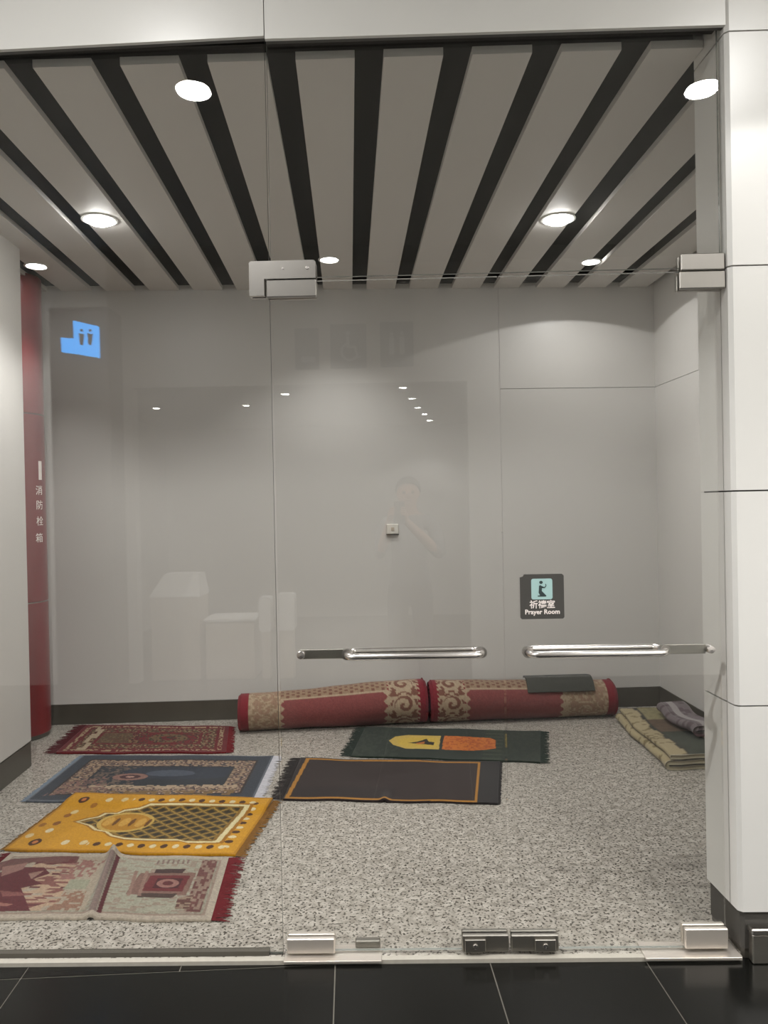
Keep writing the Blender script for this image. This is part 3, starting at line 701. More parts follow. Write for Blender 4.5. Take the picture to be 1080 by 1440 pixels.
r.build('prayer_rug', 'dark red patterned prayer rug beside the back wall', fringe=((70, 20, 25), (92, 16, 23)), flen=(.08, .045))

# --- black-brown rug with gold line border
r = Rug([(423, 1068), (703, 1073), (700, 1132), (398, 1126)], 260, 120)
r.paint(np.ones_like(r.U), (46, 36, 34)); gold = (186, 128, 44)
o_ = r.pix([(431, 1069), (676, 1074), (671, 1131), (400, 1125)]); i_ = r.pix([(435, 1071), (672, 1075.8), (667, 1128.8), (407, 1123)]); i2 = r.pix([(437, 1072), (670, 1077), (665, 1127.5), (410, 1122)])
r.paint(o_, gold); r.paint(i_, (52, 34, 24)); r.paint(i2, (50, 36, 33))
r.paint(r.U > .905, (40, 36, 36)); r.paint(i2 & (r.V > .72) & (r.U < .52), (42, 30, 28))
u, v = r.uv(541, 1126); r.H += .012*np.exp(-((r.U-u)*r.L/.02)**2)*np.exp(-((1-r.V)*r.W/.10)**2)
r.vary(.18)
r.build('prayer_rug', 'plain dark brown prayer rug with a thin gold border', fringe=((34, 29, 28), (40, 36, 36)), flen=(.07, .015))

# --- dark green rug with yellow arch and orange path
r = Rug([(514, 1024), (760, 1030), (760, 1074), (494, 1065)], 260, 120)
r.paint(np.ones_like(r.U), (34, 46, 36)); c1 = cell(r.X*60, r.Y*30, 1); r.paint((r.U < .25) & (c1 > .6), (52, 62, 50)); r.paint((r.U > .75) & (c1 > .5), (50, 60, 46), .6)
r.paint((r.U > .70) & (r.U < .80) & (np.sin(r.Y*90) > .3), (62, 74, 54))
r.paint(r.pix([(547, 1044), (556, 1038), (572, 1036), (621, 1037), (619, 1056), (570, 1055), (553, 1050)]), (224, 190, 92))
r.paint(r.pix([(558, 1045), (566, 1041), (578, 1039), (616, 1040), (614, 1053), (572, 1053), (562, 1049)]), (232, 196, 70), .6)
r.paint(r.pix([(574, 1047), (588, 1045), (600, 1041), (603, 1045), (611, 1046), (610, 1050), (598, 1049), (590, 1048.5)]), (50, 44, 34))
r.paint(r.pix([(584, 1047.5), (597, 1045), (597, 1048), (588, 1049)]), (206, 120, 52))
r.paint(r.pix([(620, 1036), (624, 1036), (622, 1057), (617, 1057)]), (40, 44, 36))
m = r.pix([(625, 1037), (690, 1040), (697, 1043), (697, 1055), (684, 1057), (664, 1058), (621, 1056)]); r.paint(m, (226, 126, 44)); r.paint(m & (cell(r.X*70, r.Y*50, 4) > .6), (198, 98, 36))
r.vary(.22)
r.build('prayer_rug', 'dark green prayer rug with a yellow arch and orange panel', fringe=((30, 38, 32), (34, 44, 36)), flen=(.07, .05))

# ------------------------------------------------------------------ rolled carpets
def carpet_roll(name, label, p0, p1, rad, paint, k0=1.0, k1=1.0):
    nx, nt = 240, 120
    ax = Vector((p1.x-p0.x, p1.y-p0.y, 0)); Ln = ax.length; ang = math.atan2(ax.y, ax.x)
    root = empty(name, (p0.x, p0.y, 0), ang); tag(root, label, 'rolled carpet', 'rolled carpets against the back wall')
    S, T = np.meshgrid(np.linspace(0, Ln, nx+1), np.arange(nt)*2*math.pi/nt)      # T: 0 = under, pi/2 = front, pi = top
    C = paint(S, T, Ln)
    kk = k0+(k1-k0)*smooth(0, Ln, S); R = rad*kk*(1+.012*np.sin(S*9+T*2)+.008*np.sin(S*23))
    R = R-.012*np.exp(-((S)/.012)**2)-.012*np.exp(-((Ln-S)/.012)**2)
    step = .012*np.clip(1-np.abs((T-4.6))/.06, 0, 1); R = R+step*.4
    X = S; Y = -R*np.sin(T)*1.0; Z = rad*kk*.93-R*np.cos(T)*.93
    vs = np.stack([X, Y, np.maximum(Z, .001)], -1).reshape(-1, 3); cols = C.reshape(-1, 3)
    idx = np.arange(nt*(nx+1)).reshape(nt, nx+1); nxt = np.roll(idx, -1, 0)
    fs = np.stack([idx[:, :-1], idx[:, 1:], nxt[:, 1:], nxt[:, :-1]], -1).reshape(-1, 4)
    o = grid_obj('carpet_face', vs, fs[:, ::-1], cols, root)
    # rolled layers seen from the ends: a spiral lip on both ends
    full = rad
    for e, sgn, kz in ((.012, -1, k0), (Ln-.012, 1, k1)):
        rad = full*kz
        mb = MB(); n = 150; turns = 4.2; pts = []
        for i in range(n+1):
            a = i/n*turns*2*math.pi; rr = .02+(rad-.034)*i/n; pts.append((a, rr))
        vs_ = []
        for a, rr in pts:
            for dr, dx in ((0, -.006*sgn), (0, .008*sgn), (.016, .008*sgn), (.016, -.006*sgn)):
                vs_.append((e+dx, -(rr+dr)*math.sin(a), rad*.93-(rr+dr)*math.cos(a)*.93))
        mb.add(vs_, [(i*4+k, i*4+(k+1) % 4, i*4+4+(k+1) % 4, i*4+4+k) for i in range(n) for k in range(4)])
        mb.lathe([(0, e-.004*sgn), (rad*.97, e-.004*sgn)], (0, 0, rad*.93), 40, 'x')
        mb.build('rolled_end', fringe_mat((128, 40, 48)), root)
    return root
CRIM, ROSE, BEI, BRN, TAN = (108, 32, 40), (114, 62, 60), (150, 132, 110), (104, 70, 58), (130, 108, 88)
def scroll(S, T, rad, s0, s1, per=.175):
    """scroll ornament inside a band: spirals with leaf strokes between"""
    y = T*rad; sc = (s0+s1)/2; half = (s1-s0)/2
    k = np.floor(y/per); yc = (k+.5)*per; dx = (S-sc)*np.where(k % 2 == 0, 1, -1); dy = y-yc
    rr = np.hypot(dx, dy); an = np.arctan2(dy, dx)
    sp = (np.sin(an+rr*105) > .25) & (rr < half*.62)
    leaf = (np.abs(rr-half*.80) < .009) & (np.sin(an*7) > -.2)
    cor = (np.hypot(np.abs(dx)-half*.72, np.abs(dy)-per*.5) < .026)
    inb = (S > s0) & (S < s1)
    return inb & (sp | leaf | cor)
def mk_paint(bands, field, strip, rad, top_from=2.35):
    def paint(S, T, Ln):
        C = np.zeros(S.shape+(3,)); C[:] = lin(BEI)
        def P(m, c): C[m] = lin(c)
        P((S > field[0]) & (S < field[1]) & (T < top_from+.05*np.sin(S*60)*0), ROSE)
        sm = (S > strip[0]) & (S < strip[1]) & (T >= top_from)
        P(sm, TAN); P(sm & (((S*14+np.floor(T*7)*.5) % 1) < .3), BRN); P(sm & (T < top_from+.10), BEI)
        sc_edge = (S > field[0]-.02) & (S < field[0]+.09) & (T > 1.3+ (S-field[0])*-3) & (T < top_from)
        for (a, b, kind) in bands:
            m = (S >= a) & (S < b)
            if kind == 'edge': P(m, CRIM)
            if kind == 'scroll':
                P(m, BEI); P(scroll(S, T, rad, a, b), BRN); P(m & ((S-a < .012) | (b-S < .014)) & (((T*rad*26+S*18) % 1) < .5), CRIM)
            if kind == 'speck':
                P(m, BEI); P(m & (cell(S*70, T*rad*70, 2) > .62), TAN); P(scroll(S, T, rad, a+.03, b-.01, .12), (134, 108, 90))
        # scalloped edge where field meets border
        for s_ in field:
            d = np.abs(S-s_); P((d < .014+.012*np.sin(T*rad*90)) & (T < top_from) & (S > field[0]-.03) & (S < field[1]+.03), BEI)
        C *= (1-.12+.24*cell(S*160, T*rad*160, 5))[..., None]
        return C
    return paint
RR = .158
def roll_pt(x, y): p = fl(x, y); return p
yc = BACK-.02-RR*1.02
pL0 = atY(336, 1000, yc-.09); pL1 = atY(598, 990, yc-.02); pR0 = atY(603, 990, yc-.02); pR1 = atY(861, 985, yc)
L1 = (pL1-pL0).length; L2 = (pR1-pR0).length; f1 = L1/262; f2 = L2/258
carpet_roll('rolled_carpet', 'rose red rolled carpet with scroll bands, left of the two rolls', Vector((pL0.x, pL0.y, 0)), Vector((pL1.x, pL1.y, 0)), RR,
    mk_paint([(0, 15*f1, 'edge'), (15*f1, 58*f1, 'speck'), (206*f1, 250*f1, 'scroll'), (250*f1, L1+.1, 'edge')], (58*f1, 206*f1), (40*f1, 206*f1), RR), .82, 1.0)
carpet_roll('rolled_carpet', 'rose red rolled carpet with scroll bands, right of the two rolls', Vector((pR0.x, pR0.y, 0)), Vector((pR1.x, pR1.y, 0)), RR,
    mk_paint([(-.1, 9*f2, 'edge'), (9*f2, 48*f2, 'scroll'), (182*f2, 243*f2, 'speck'), (243*f2, L2+.1, 'edge')], (48*f2, 182*f2), (48*f2, 140*f2), RR), .95, .84)
# dark cloth strip lying along the top of the right roll
q0 = atY(736, 957, yc+.0); q1 = atY(828, 956, yc+.0); RT = RR*.90; zt = RT*1.86+.004
c = empty('cloth_strip', ((q0.x+q1.x)/2, yc, zt)); tag(c, 'dark cloth strip lying over the top of the right carpet roll', 'cloth')
ln = (q1.x-q0.x)/2; mb = MB(); nseg = 9
vs_ = []; fs_ = []
for i in range(nseg):
    th = math.radians(-62+i*9.5); 
    for j, x in enumerate(np.linspace(-ln, ln, 9)):
        for dr in (.009, .016):
            ra = RT*1.0+dr+.002*math.sin(x*40+i); vs_.append((x+.012*(i/nseg), ra*math.sin(th), ra*math.cos(th)*.94-RT*.93+.0))
def vi(i, j, k): return (i*9+j)*2+k
for i in range(nseg-1):
    for j in range(8):
        fs_.append((vi(i, j, 1), vi(i, j+1, 1), vi(i+1, j+1, 1), vi(i+1, j, 1))); fs_.append((vi(i, j, 0), vi(i+1, j, 0), vi(i+1, j+1, 0), vi(i, j+1, 0)))
for j in range(8):
    fs_.append((vi(0, j, 0), vi(0, j+1, 0), vi(0, j+1, 1), vi(0, j, 1))); fs_.append((vi(nseg-1, j, 0), vi(nseg-1, j, 1), vi(nseg-1, j+1, 1), vi(nseg-1, j+1, 0)))
for i in range(nseg-1):
    fs_.append((vi(i, 0, 0), vi(i, 0, 1), vi(i+1, 0, 1), vi(i+1, 0, 0))); fs_.append((vi(i, 8, 0), vi(i+1, 8, 0), vi(i+1, 8, 1), vi(i, 8, 1)))
mb.add(vs_, fs_); mb.build('cloth', 'darkcloth', c, smooth=True)
MB().tube([(-ln, .008, .014), (ln*.92, .008, .014), (ln, .0, .012), (ln*1.02, -.03, .006)], .007, 8).build('hem', 'black', c, smooth=True)

# ------------------------------------------------------------------ folded carpets on the right
def folded(name, label, x0, x1, y0, y1, layers, th, colf, z0=.001, skew=0.0, puff=.0):
    """a carpet folded in flat layers: the sheet zigzags left-right with round folds, layers show at the near end"""
    path = []; n = 26; rr = th*.62
    for l in range(layers):
        z = z0+th*.5+l*th*1.28; xs = np.linspace(x1, x0, n) if l % 2 == 0 else np.linspace(x0, x1, n)
        ins = .012*(layers-1-l)
        for x in xs: path.append((min(max(x, x0+rr+ins*0), x1-rr), z))
        if l < layers-1:
            cx = (x0+rr) if l % 2 == 0 else (x1-rr); sg = -1 if l % 2 == 0 else 1
            for a in np.linspace(-math.pi/2, math.pi/2, 9)[1:-1]: path.append((cx+sg*math.cos(a)*th*.9, z+th*.64+math.sin(a)*th*.64))
    path = np.array(path); d = np.gradient(path, axis=0); d /= np.maximum(np.linalg.norm(d, axis=1), 1e-6)[:, None]; nr = np.stack([-d[:, 1], d[:, 0]], 1)
    a = path+nr*th*.46; b = path-nr*th*.46
    outl = np.concatenate([a, b[::-1]]); m = len(outl); ny = 60
    t = np.linspace(0, 1, ny+1)
    vs = []; cols = []
    cx, cy = (x0+x1)/2, (y0+y1)/2
    for k in t:
        wob = .008*math.sin(k*7)+.003*math.sin(k*17); zz = 1+.10*math.sin(k*7+1)+puff*math.sin(k*math.pi)
        o = outl.copy(); o[:, 0] += wob+skew*(k-.5)-cx; o[:, 1] = np.maximum(o[:, 1]*zz, .0006); yv = y0+(y1-y0)*k-cy
        edge = .006*np.sin(outl[:, 0]*30)*(1 if k in (0, 1) else 0)
        vs.append(np.stack([o[:, 0], np.full(m, yv)+edge, o[:, 1]], 1)); cols.append(colf(outl[:, 0], outl[:, 1], k))
    vs = np.concatenate(vs); cols = np.concatenate(cols)
    idx = np.arange((ny+1)*m).reshape(ny+1, m); nx_ = np.roll(idx, -1, 1)
    fs = np.stack([idx[:-1], idx[1:], nx_[1:], nx_[:-1]], -1).reshape(-1, 4)
    # end strips, layer by layer
    h = m//2; ends = []
    for row, fl_ in ((idx[0], 0), (idx[-1], 1)):
        for i in range(h-1):
            q = [row[i], row[i+1], row[m-2-i], row[m-1-i]]; ends.append(q if fl_ else q[::-1])
    root = empty(name, (cx, cy, 0)); tag(root, label, 'folded carpet', 'folded carpets by the right wall')
    grid_obj('folded_pile', vs, np.concatenate([fs, np.array(ends)]), cols, root); return root
e0 = fl(940, 1084); e1 = fl(856, 1004)
FX0 = (e0.x+e1.x)/2; FY0 = e0.y; FY1 = yc-RR*.9-.03
ztop = {}
def colA(x, z, k):
    top = z > .052
    c = np.zeros((len(x), 3)); xr = (x-FX0)/.40
    cream, green, brown, olive, dark = lin((150, 137, 106)), lin((50, 54, 42)), lin((84, 66, 50)), lin((124, 116, 84)), lin((44, 42, 34))
    c[:] = cream
    inner = (xr > .27+.03*math.sin(k*30)) & top
    c[inner] = green if k < .50 else (brown if k < .74 else olive)
    c[inner & (xr < .33)] = dark
    sp = (cell(x*34+2*math.sin(k*40), np.full_like(x, k*30), 3) > .84) & ~inner; c[sp] = lin((108, 94, 64))
    c[inner & (cell(x*50, np.full_like(x, k*30), 5) > .75)] *= .8
    c[(xr > .80) & top] = lin((170, 160, 130))
    if k == 0: c[:] = lin((150, 142, 120))
    return c
folded('folded_carpet', 'cream bordered green carpet folded flat along the right wall', FX0, FX0+.38, FY0, FY1, 3, .022, colA, skew=(e1.x-e0.x))
def colB(x, z, k):
    c = np.zeros((len(x), 3)); c[:] = lin((104, 94, 96)); c[cell(x*30, np.full_like(x, k*20), 2) > .6] = lin((84, 72, 74)); c[(x > 2.06) & (x < 2.10)] = lin((140, 134, 132)); c[z < .112] = lin((74, 46, 48)); return c  # the pale band paints a grey highlight on the cloth
g0 = atX(985, 1003, 2.12)
folded('folded_carpet', 'grey mauve cloth folded small on the far side of the folded green carpet', 2.02, 2.20, 4.45, 5.00, 2, .026, colB, z0=.090)

# ------------------------------------------------------------------ red column, wall plate
rc = fl(40, 1039); RCR = .18
px = atY(67, 1000, 5.24); ccx, ccy = px.x-RCR+.006, 5.25
c = empty('red_column', (ccx, ccy, 0)); tag(c, 'round red enamelled column with white lettering in the rear left corner', 'column')
zs = lambda y: atY(50, y, 5.1).z
def cyl(z0, z1, r_): return MB().lathe([(0, z0), (r_-.003, z0), (r_, z0+.004), (r_, z1-.004), (r_-.003, z1), (0, z1)], n=64)
k1 = zs(580); k2 = zs(849)
cyl(.03, k2-.004, RCR).build('column_shell', 'red', c, smooth=True); cyl(k2+.004, k1-.003, RCR).build('column_shell', 'red', c, smooth=True); cyl(k1+.003, CEIL+.02, RCR).build('column_shell', 'red', c, smooth=True)
cyl(.001, .032, RCR-.012).build('foot_ring', 'base', c, smooth=True); cyl(k2-.006, k2+.006, RCR-.004).build('joint_ring', 'steel_d', c, smooth=True); cyl(k1-.005, k1+.005, RCR-.004).build('joint_ring', 'joint', c, smooth=True)
def text_mesh(body, size, name, material, ext=.0008, align='CENTER', bold=0.0):
    cu = bpy.data.curves.new(name, 'FONT'); cu.body = body; cu.size = size; cu.align_x = align; cu.align_y = 'CENTER'; cu.extrude = ext; cu.offset = bold; cu.resolution_u = 2
    o = bpy.data.objects.new(name, cu); COL.objects.link(o); bpy.context.view_layer.update()
    me = bpy.data.meshes.new_from_object(o.evaluated_get(bpy.context.evaluated_depsgraph_get()))
    bpy.data.objects.remove(o); me.materials.clear(); me.materials.append(MT[material]); me.name = name
    return me
def wrap_text(body, z, x_px, y_px, size):
    me = text_mesh(body, size, 'lettering', 'whitetext')
    p = atY(x_px, y_px, ccy-.1); ang = math.asin(max(-.95, min(.95, (p.x-ccx)/RCR)))
    # bend the flat lettering round the column
    co = np.zeros(len(me.vertices)*3, np.float32); me.vertices.foreach_get('co', co); co = co.reshape(-1, 3)
    a = ang+co[:, 0]/RCR; rr = RCR+.0005+np.maximum(co[:, 2], 0)
    out = np.stack([rr*np.sin(a), -rr*np.cos(a), co[:, 1]+z], 1); me.vertices.foreach_set('co', out.astype(np.float32).ravel()); me.update()
    o = bpy.data.objects.new('lettering', me); COL.objects.link(o); o.parent = c
for ch, yp in zip('消防栓箱', (690, 711, 734, 758)): wrap_text(ch, zs(yp), 52.5, yp, .066)
mb = MB(); zb0, zb1 = zs(674), zs(647); p = atY(51.5, 660, ccy-.1); a0 = math.asin((p.x-ccx)/RCR)
for i in range(6):
    aa, ab = a0-.09+.18*i/6, a0-.09+.18*(i+1)/6
    rr = RCR+.0012; mb.add([(rr*math.sin(t), -rr*math.cos(t), z) for z in (zb0, zb1) for t in (aa, ab)], [(0, 1, 3, 2)])
mb.build('white_bar', 'whitetext', c)

b = atY(552, 744, BACK-.01); c = empty('wall_plate', (b.x, BACK, b.z)); tag(c, 'small ivory switch plate on the grey back wall', 'switch')
MB().box(-.042, .042, -.012, 0, -.036, .036, bev=.004).build('plate', 'plate', c)
MB().box(-.010, .012, -.016, -.011, -.012, .014, bev=.002).build('rocker', 'bin', c); MB().box(-.044, .044, -.018, 0, -.042, -.036).build('shadow_strip', 'joint', c)  # dark strip stands in for the shadow under the plate

# ------------------------------------------------------------------ sign on the right door leaf
b = gbox(731, 808, 794, 870, -.01); sw, sh = b[1]-b[0], b[3]-b[2]
c = empty('door_sign', G((b[0]+b[1])/2, -GT, (b[2]+b[3])/2), GROT); tag(c, 'dark square prayer room sign with pale cyan pictogram on the right door leaf', 'sign')
def rrect(x0, x1, z0, z1, r_, n=5):
    pts = []
    for cx, cz, a0 in ((x1-r_, z1-r_, 0), (x0+r_, z1-r_, 90), (x0+r_, z0+r_, 180), (x1-r_, z0+r_, 270)):
        for i in range(n+1): a = math.radians(a0+90*i/n); pts.append((cx+r_*math.cos(a), cz+r_*math.sin(a)))
    return pts
hw, hh = sw/2, sh/2
pts = [(hw-.006, hh), (-hw+.014, hh), (-hw+.010, hh-.007), (-hw, hh-.010), (-hw, -hh+.005), (-hw+.005, -hh), (hw-.005, -hh), (hw, -hh+.005), (hw, hh-.006)]
MB().prism(pts, -.0015, -.0002).build('sign_board', 'signdark', c)
S = sw/770.0                                        # the sign is 770 units wide in the enlarged view
def Q(x, y): return ((x-505)*S, -(y-590)*S)
x0, z1 = Q(318, 275); x1, z0 = Q(688, 640)
ic = MB().prism(rrect(x0, x1, z0, z1, .007), -.0022, -.0015).build('pictogram_field', 'signcyan', c)
fig = MB()
cx, cz = Q(490, 340); fig.prism([(cx+.0058*math.cos(a), cz+.0052*math.sin(a)) for a in np.linspace(0, 2*math.pi, 14)[:-1]], -.0028, -.0022)
fig.prism([Q(*p) for p in [(455, 400), (475, 388), (505, 405), (545, 425), (572, 398), (560, 372), (574, 368), (584, 402), (556, 440), (505, 442), (500, 490), (580, 575), (575, 590), (500, 590), (430, 588), (428, 572), (470, 568), (445, 520)]][::-1], -.0028, -.0022)
fig.build('kneeling_figure', 'signink', ic)
def put_text(body, x, y, size, parent, bold):
    me = text_mesh(body, size, 'lettering', 'whitetext', ext=.0003, bold=bold); o = bpy.data.objects.new('lettering', me); COL.objects.link(o); o.parent = parent
    q = Q(x, y); o.location = (q[0], -.0019, q[1]); o.rotation_euler = (math.pi/2, 0, 0); return o
put_text('祈禱室', 507, 738, .0285, c, .0005); put_text('Prayer Room', 507, 862, .0215, c, .0006)

# ------------------------------------------------------------------ corridor furnishings seen mirrored
# dark column with a lit blue washroom sign
CW = 3.55
a0 = vm(72, 600, CW)[0]; a1 = vm(156, 600, CW)[0]
c = gthing('dark_column'); tag(c, 'dark clad column across the corridor, mirrored at the left of the glass', 'column')
MB().box(a0, a1, -CW-.30, -CW, -.012, vm(110, 432, CW)[1], bev=.01).build('cladding', 'hall_dark', c)
MB().box(a0+.02, a1-.02, -CW-.28, -CW-.02, vm(110, 432, CW)[1], HALLC).build('column_head', 'lobby', c)
BLUE = emit('blue_sign_light', (52, 166, 255), 9.0); INK = mat('sign_ink', (18, 40, 70), .5, noise=.02)
c = gthing('lit_sign'); tag(c, 'lit blue washroom sign mirrored in the upper left of the glass', 'sign')
p = [vm(105, 452, CW), vm(140, 460, CW), vm(141, 504, CW), vm(107, 498, CW)]; q = [vm(88, 476, CW), vm(105, 477, CW), vm(107, 498, CW), vm(89, 496, CW)]
ang = 0.0
def flip(pts): return [(u, z) for u, z in pts]
MB().prism(flip(p), -CW+.004, -CW+.03).build('sign_face', BLUE, c); MB().prism(flip(q), -CW+.004, -CW+.03).build('arrow_face', BLUE, c)
for xc in (117, 129):
    mb = MB(); hu, hz = vm(xc, 466, CW); mb.prism([(hu+.012*math.cos(t), hz+.012*math.sin(t)) for t in np.linspace(0, 2*math.pi, 12)[:-1]], -CW+.03, -CW+.033)
    mb.prism([vm(xc-4, 470, CW), vm(xc+4, 471, CW), vm(xc+3, 480, CW), vm(xc+2, 487, CW), vm(xc-2, 486, CW), vm(xc-3, 480, CW)], -CW+.03, -CW+.033)
    mb.build('figure', INK, c)
# pictogram boards above the lobby opening
def board(x0, x1, y0, y1, label):
    b = gbox(x0, y0, x1, y1, 4.08); c = gthing('pictogram_board'); tag(c, label, 'sign', 'pictogram boards over the lobby opening')
    MB().box(b[0], b[1], OPW, OPW+.02, b[2], b[3], bev=.003).build('board', 'pict', c); return c, b
Y1 = OPW+.024
c, b = board(414, 449, 462, 519, 'left pictogram board over the lobby opening, mirrored in the glass')
MB().prism(rrect(b[0]+.05, b[1]-.03, b[2]+.06, b[2]+.11, .02), OPW+.02, Y1).build('pictogram', 'pictw', c)
c, b = board(464, 516, 456, 517, 'middle pictogram board with a wheelchair symbol, mirrored in the glass')
cx, cz = (b[0]+b[1])/2, (b[2]+b[3])/2
def ring(mb, cx, cz, r0_, r1_, a0, a1, n=18):
    for i in range(n):
        t0, t1 = math.radians(a0+(a1-a0)*i/n), math.radians(a0+(a1-a0)*(i+1)/n)
        mb.prism([(cx+r0_*math.cos(t0), cz+r0_*math.sin(t0)), (cx+r1_*math.cos(t0), cz+r1_*math.sin(t0)), (cx+r1_*math.cos(t1), cz+r1_*math.sin(t1)), (cx+r0_*math.cos(t1), cz+r0_*math.sin(t1))], OPW+.02, Y1)
mb = MB(); ring(mb, cx+.01, cz-.05, .062, .082, -10, -260); mb.prism([(cx-.005+.02*math.cos(t), cz+.11+.02*math.sin(t)) for t in np.linspace(0, 6.283, 14)[:-1]], OPW+.02, Y1)
mb.prism([(cx-.02, cz+.08), (cx+.005, cz+.08), (cx+.01, cz+.0), (cx+.065, cz+.0), (cx+.085, cz-.09), (cx+.11, cz-.08), (cx+.11, cz-.1), (cx+.07, cz-.11), (cx+.05, cz-.02), (cx-.015, cz-.02)][::-1], OPW+.02, Y1)
mb.build('wheelchair_symbol', 'pictw', c)
c, b = board(534, 582, 453, 515, 'right pictogram board over the lobby opening, mirrored in the glass')
for k in (-.045, .045):
    cx, cz = (b[0]+b[1])/2+k, (b[2]+b[3])/2
    mb = MB(); mb.prism([(cx+.016*math.cos(t), cz+.09+.016*math.sin(t)) for t in np.linspace(0, 6.283, 14)[:-1]], OPW+.02, Y1); mb.prism(rrect(cx-.022, cx+.022, cz-.09, cz+.065, .012), OPW+.02, Y1); mb.build('figure', 'pictw', c)
# bin and low counter in the lobby opening
BW = 4.3
b = gbox(217, 838, 287, 950, BW); b = (b[0], b[1], -.0125, b[3])
c = gthing('waste_bin'); tag(c, 'beige waste bin with a sloping white hood, mirrored in the side pane', 'bin')
MB().box(b[0], b[1], -BW-.22, -BW+.12, -.012, b[3], bev=.015).build('bin_body', 'bin', c)
tz = vm(250, 807, BW)[1]; dx_ = (b[1]-b[0])
hood = MB(); vs_ = [(b[0]-.01, -BW+.13, b[3]), (b[1]+.01, -BW+.13, b[3]), (b[1]+.01, -BW-.23, b[3]), (b[0]-.01, -BW-.23, b[3]), (b[0]+.22*dx_, -BW+.0, tz), (b[1]-.06*dx_, -BW+.0, tz), (b[1]-.06*dx_, -BW-.2, tz), (b[0]+.22*dx_, -BW-.2, tz)]
hood.add(vs_, [(0, 1, 5, 4), (1, 2, 6, 5), (2, 3, 7, 6), (3, 0, 4, 7), (4, 5, 6, 7), (3, 2, 1, 0)]); hood.build('bin_hood', 'white', c)
b = gbox(292, 868, 362, 950, BW); c = gthing('low_counter'); tag(c, 'low beige counter with a white top, mirrored beside the waste bin', 'counter')
MB().box(b[0], b[1], -BW-.25, -BW+.1, -.012, b[3]-.03, bev=.008).build('counter_body', 'bin', c); MB().box(b[0]-.01, b[1]+.02, -BW-.26, -BW+.12, b[3]-.03, b[3], bev=.006).build('counter_top', 'white', c)
for (x0, x1, y0, y1, lab) in ((366, 384, 838, 886, 'white rounded basin panel mirrored left of the pane joint'), (390, 417, 834, 884, 'white rounded basin panel mirrored right of the pane joint')):
    b = gbox(x0, y0, x1, y1, BW); c = gthing('basin_panel'); tag(c, lab, 'basin', 'white basins in the lobby')
    MB().prism(rrect(b[0], b[1], b[2], b[3], .03), -BW-.05, -BW+.1).build('basin_shell', 'white', c)
    MB().box(b[0]+.02, b[1]-.02, -BW-.04, -BW+.08, -.012, b[2]).build('pedestal', 'bin', c)

# ------------------------------------------------------------------ the person taking the picture, mirrored in the glass
def skin_mesh(name, verts, edges, radii, root, sub=2):
    me = bpy.data.meshes.new(name); me.from_pydata(verts, edges, []); o = bpy.data.objects.new(name, me); COL.objects.link(o)
    md = o.modifiers.new('skin', 'SKIN'); md.use_smooth_shade = True
    for i, d in enumerate(me.skin_vertices[0].data): d.radius = radii[i] if isinstance(radii[i], tuple) else (radii[i], radii[i]); d.use_root = (i == root)
    sd = o.modifiers.new('sub', 'SUBSURF'); sd.levels = sub; sd.render_levels = sub
    bpy.context.view_layer.update()
    out = bpy.data.meshes.new_from_object(o.evaluated_get(bpy.context.evaluated_depsgraph_get())); bpy.data.objects.remove(o); out.name = name; return out
PU = gl(574, 700, 2.95)[0]; pw_ = -2.95
per = empty('person', G(PU, pw_, -.012), GROT); tag(per, 'person in a grey top and dark trousers holding up a phone, mirrored faintly', 'person')
V, E_, R_ = [], [], []
def nd(p, r_, par=None):
    V.append(p); R_.append(r_)
    if par is not None: E_.append((par, len(V)-1))
    return len(V)-1
pel = nd((0, 0, .93), (.135, .105)); wa = nd((0, 0, 1.08), (.125, .095), pel); ch = nd((0, .0, 1.27), (.15, .11), wa); nb = nd((0, .0, 1.40), (.085, .075), ch)
nk = nd((0, .015, 1.47), .052, nb); jaw = nd((0, .04, 1.535), (.058, .066), nk); mid = nd((0, .03, 1.60), (.074, .088), jaw); top = nd((0, .02, 1.67), (.062, .074), mid)
nose = nd((0, .125, 1.585), .012, mid)
for s_ in (-1, 1):
    ear = nd((s_*.084, .02, 1.59), .014, mid)
    sh = nd((s_*.165, 0, 1.385), .062, nb); up = nd((s_*.20, .05, 1.27), .052, sh); el = nd((s_*.215, .13, 1.155), .042, up); fo = nd((s_*.14-.03, .22, 1.27), .038, el); wr_ = nd((s_*.055-PU, .315, 1.405), .026, fo)
    pa = nd((s_*.046-PU, .345, 1.445), (.030, .018), wr_)
    for k, (dz, ln_) in enumerate(((.052, .050), (.032, .056), (.012, .054), (-.008, .045))):
        a_ = nd((s_*.048-PU, .372, 1.455+dz*.7), .0085, pa); b_ = nd((s_*.046-PU-s_*.004, .386, 1.457+dz*.75), .008, a_); nd((s_*(.046-ln_*.55)-PU, .3885, 1.458+dz*.75), .0065, b_)
    th_ = nd((s_*.040-PU, .345, 1.470), .010, pa); nd((s_*.026-PU, .353, 1.498), .0085, th_)
    hp = nd((s_*.085, 0, .86), (.092, .095), pel); kn = nd((s_*.10, .015, .49), .060, hp); cf_ = nd((s_*.105, -.01, .32), .055, kn); an = nd((s_*.11, -.02, .09), .038, cf_); to = nd((s_*.125, .13, .035), (.042, .028), an)
me = skin_mesh('body', V, E_, R_, pel)
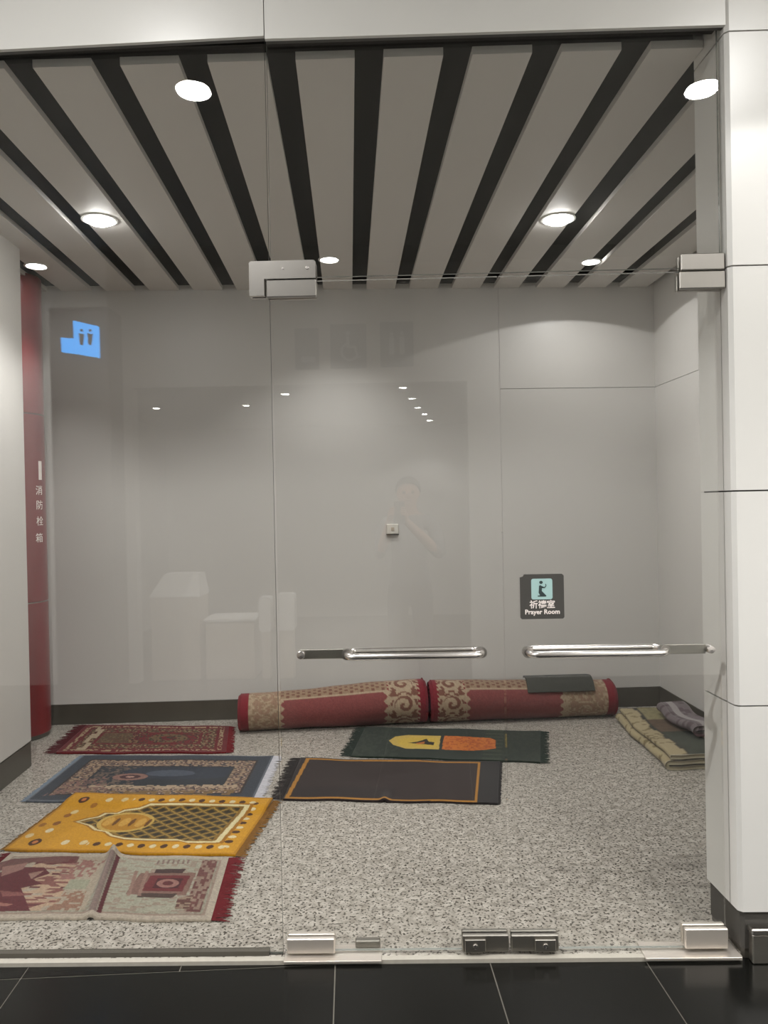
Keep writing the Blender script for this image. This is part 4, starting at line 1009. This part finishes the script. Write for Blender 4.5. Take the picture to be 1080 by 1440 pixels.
SK = mat('skin', (196, 150, 124), .55, noise=.04, nscale=12); SHIRT = mat('grey_shirt', (118, 118, 120), .9, noise=.06, nscale=30); TROU = mat('dark_trousers', (52, 52, 58), .9, noise=.08, nscale=30); SHOE = mat('dark_shoes', (38, 36, 34), .6, noise=.08, nscale=30); HAIR = mat('black_hair', (26, 23, 21), .7, noise=.15, nscale=60)
me.materials.clear()
for m_ in (SK, SHIRT, TROU, SHOE): me.materials.append(m_)
mi = []
for p in me.polygons:
    c_ = p.center; k = 0
    if c_.z < .075: k = 3
    elif c_.z < .955 : k = 2
    elif c_.z < 1.445 and c_.y < .20: k = 1
    mi.append(k)
me.polygons.foreach_set('material_index', mi); me.polygons.foreach_set('use_smooth', [True]*len(mi))
bo = bpy.data.objects.new('body', me); COL.objects.link(bo); bo.parent = per
hm = MB(); n_ = 20
for i in range(9):
    t = i/8*1.75; 
    for k in range(n_):
        a_ = 2*math.pi*k/n_; front = max(0, math.sin(a_)); tt = t*(1-.42*front)
        hm.v.append((.092*math.sin(tt)*math.cos(a_), .018+.108*math.sin(tt)*math.sin(a_), 1.62+.098*math.cos(tt)))
hm.f = [(i*n_+k, (i+1)*n_+k, (i+1)*n_+(k+1) % n_, i*n_+(k+1) % n_) for i in range(8) for k in range(n_)]; hm.m = [0]*len(hm.f)
hm.build('hair', HAIR, per, smooth=True)
EYE = mat('eye', (40, 32, 28), .3, noise=.02); LIP = mat('lips', (160, 100, 92), .6, noise=.02)
for s_ in (-1, 1): MB().lathe([(0, .012), (.009, .008), (.012, 0), (.009, -.008), (0, -.012)], (s_*.032, .108, 1.603), 12, 'y').build('eye', EYE, per, smooth=True)
MB().tube([(-.024, .098, 1.545), (-.01, .105, 1.546), (.01, .105, 1.546), (.024, .098, 1.545)], [.003, .006, .006, .003], 8).build('mouth', LIP, per, smooth=True)
ph = empty('phone', (.012, -.0075, 1.455), GROT); tag(ph, 'dark phone held up in front of the person, mirrored in the glass door', 'phone')
MB().box(-.036, .036, -.004, .004, -.078, .072, bev=.003).build('phone_body', 'black', ph)
MB().box(-.030, -.006, .004, .0052, .034, .066, bev=.0005).build('camera_bump', 'joint', ph)
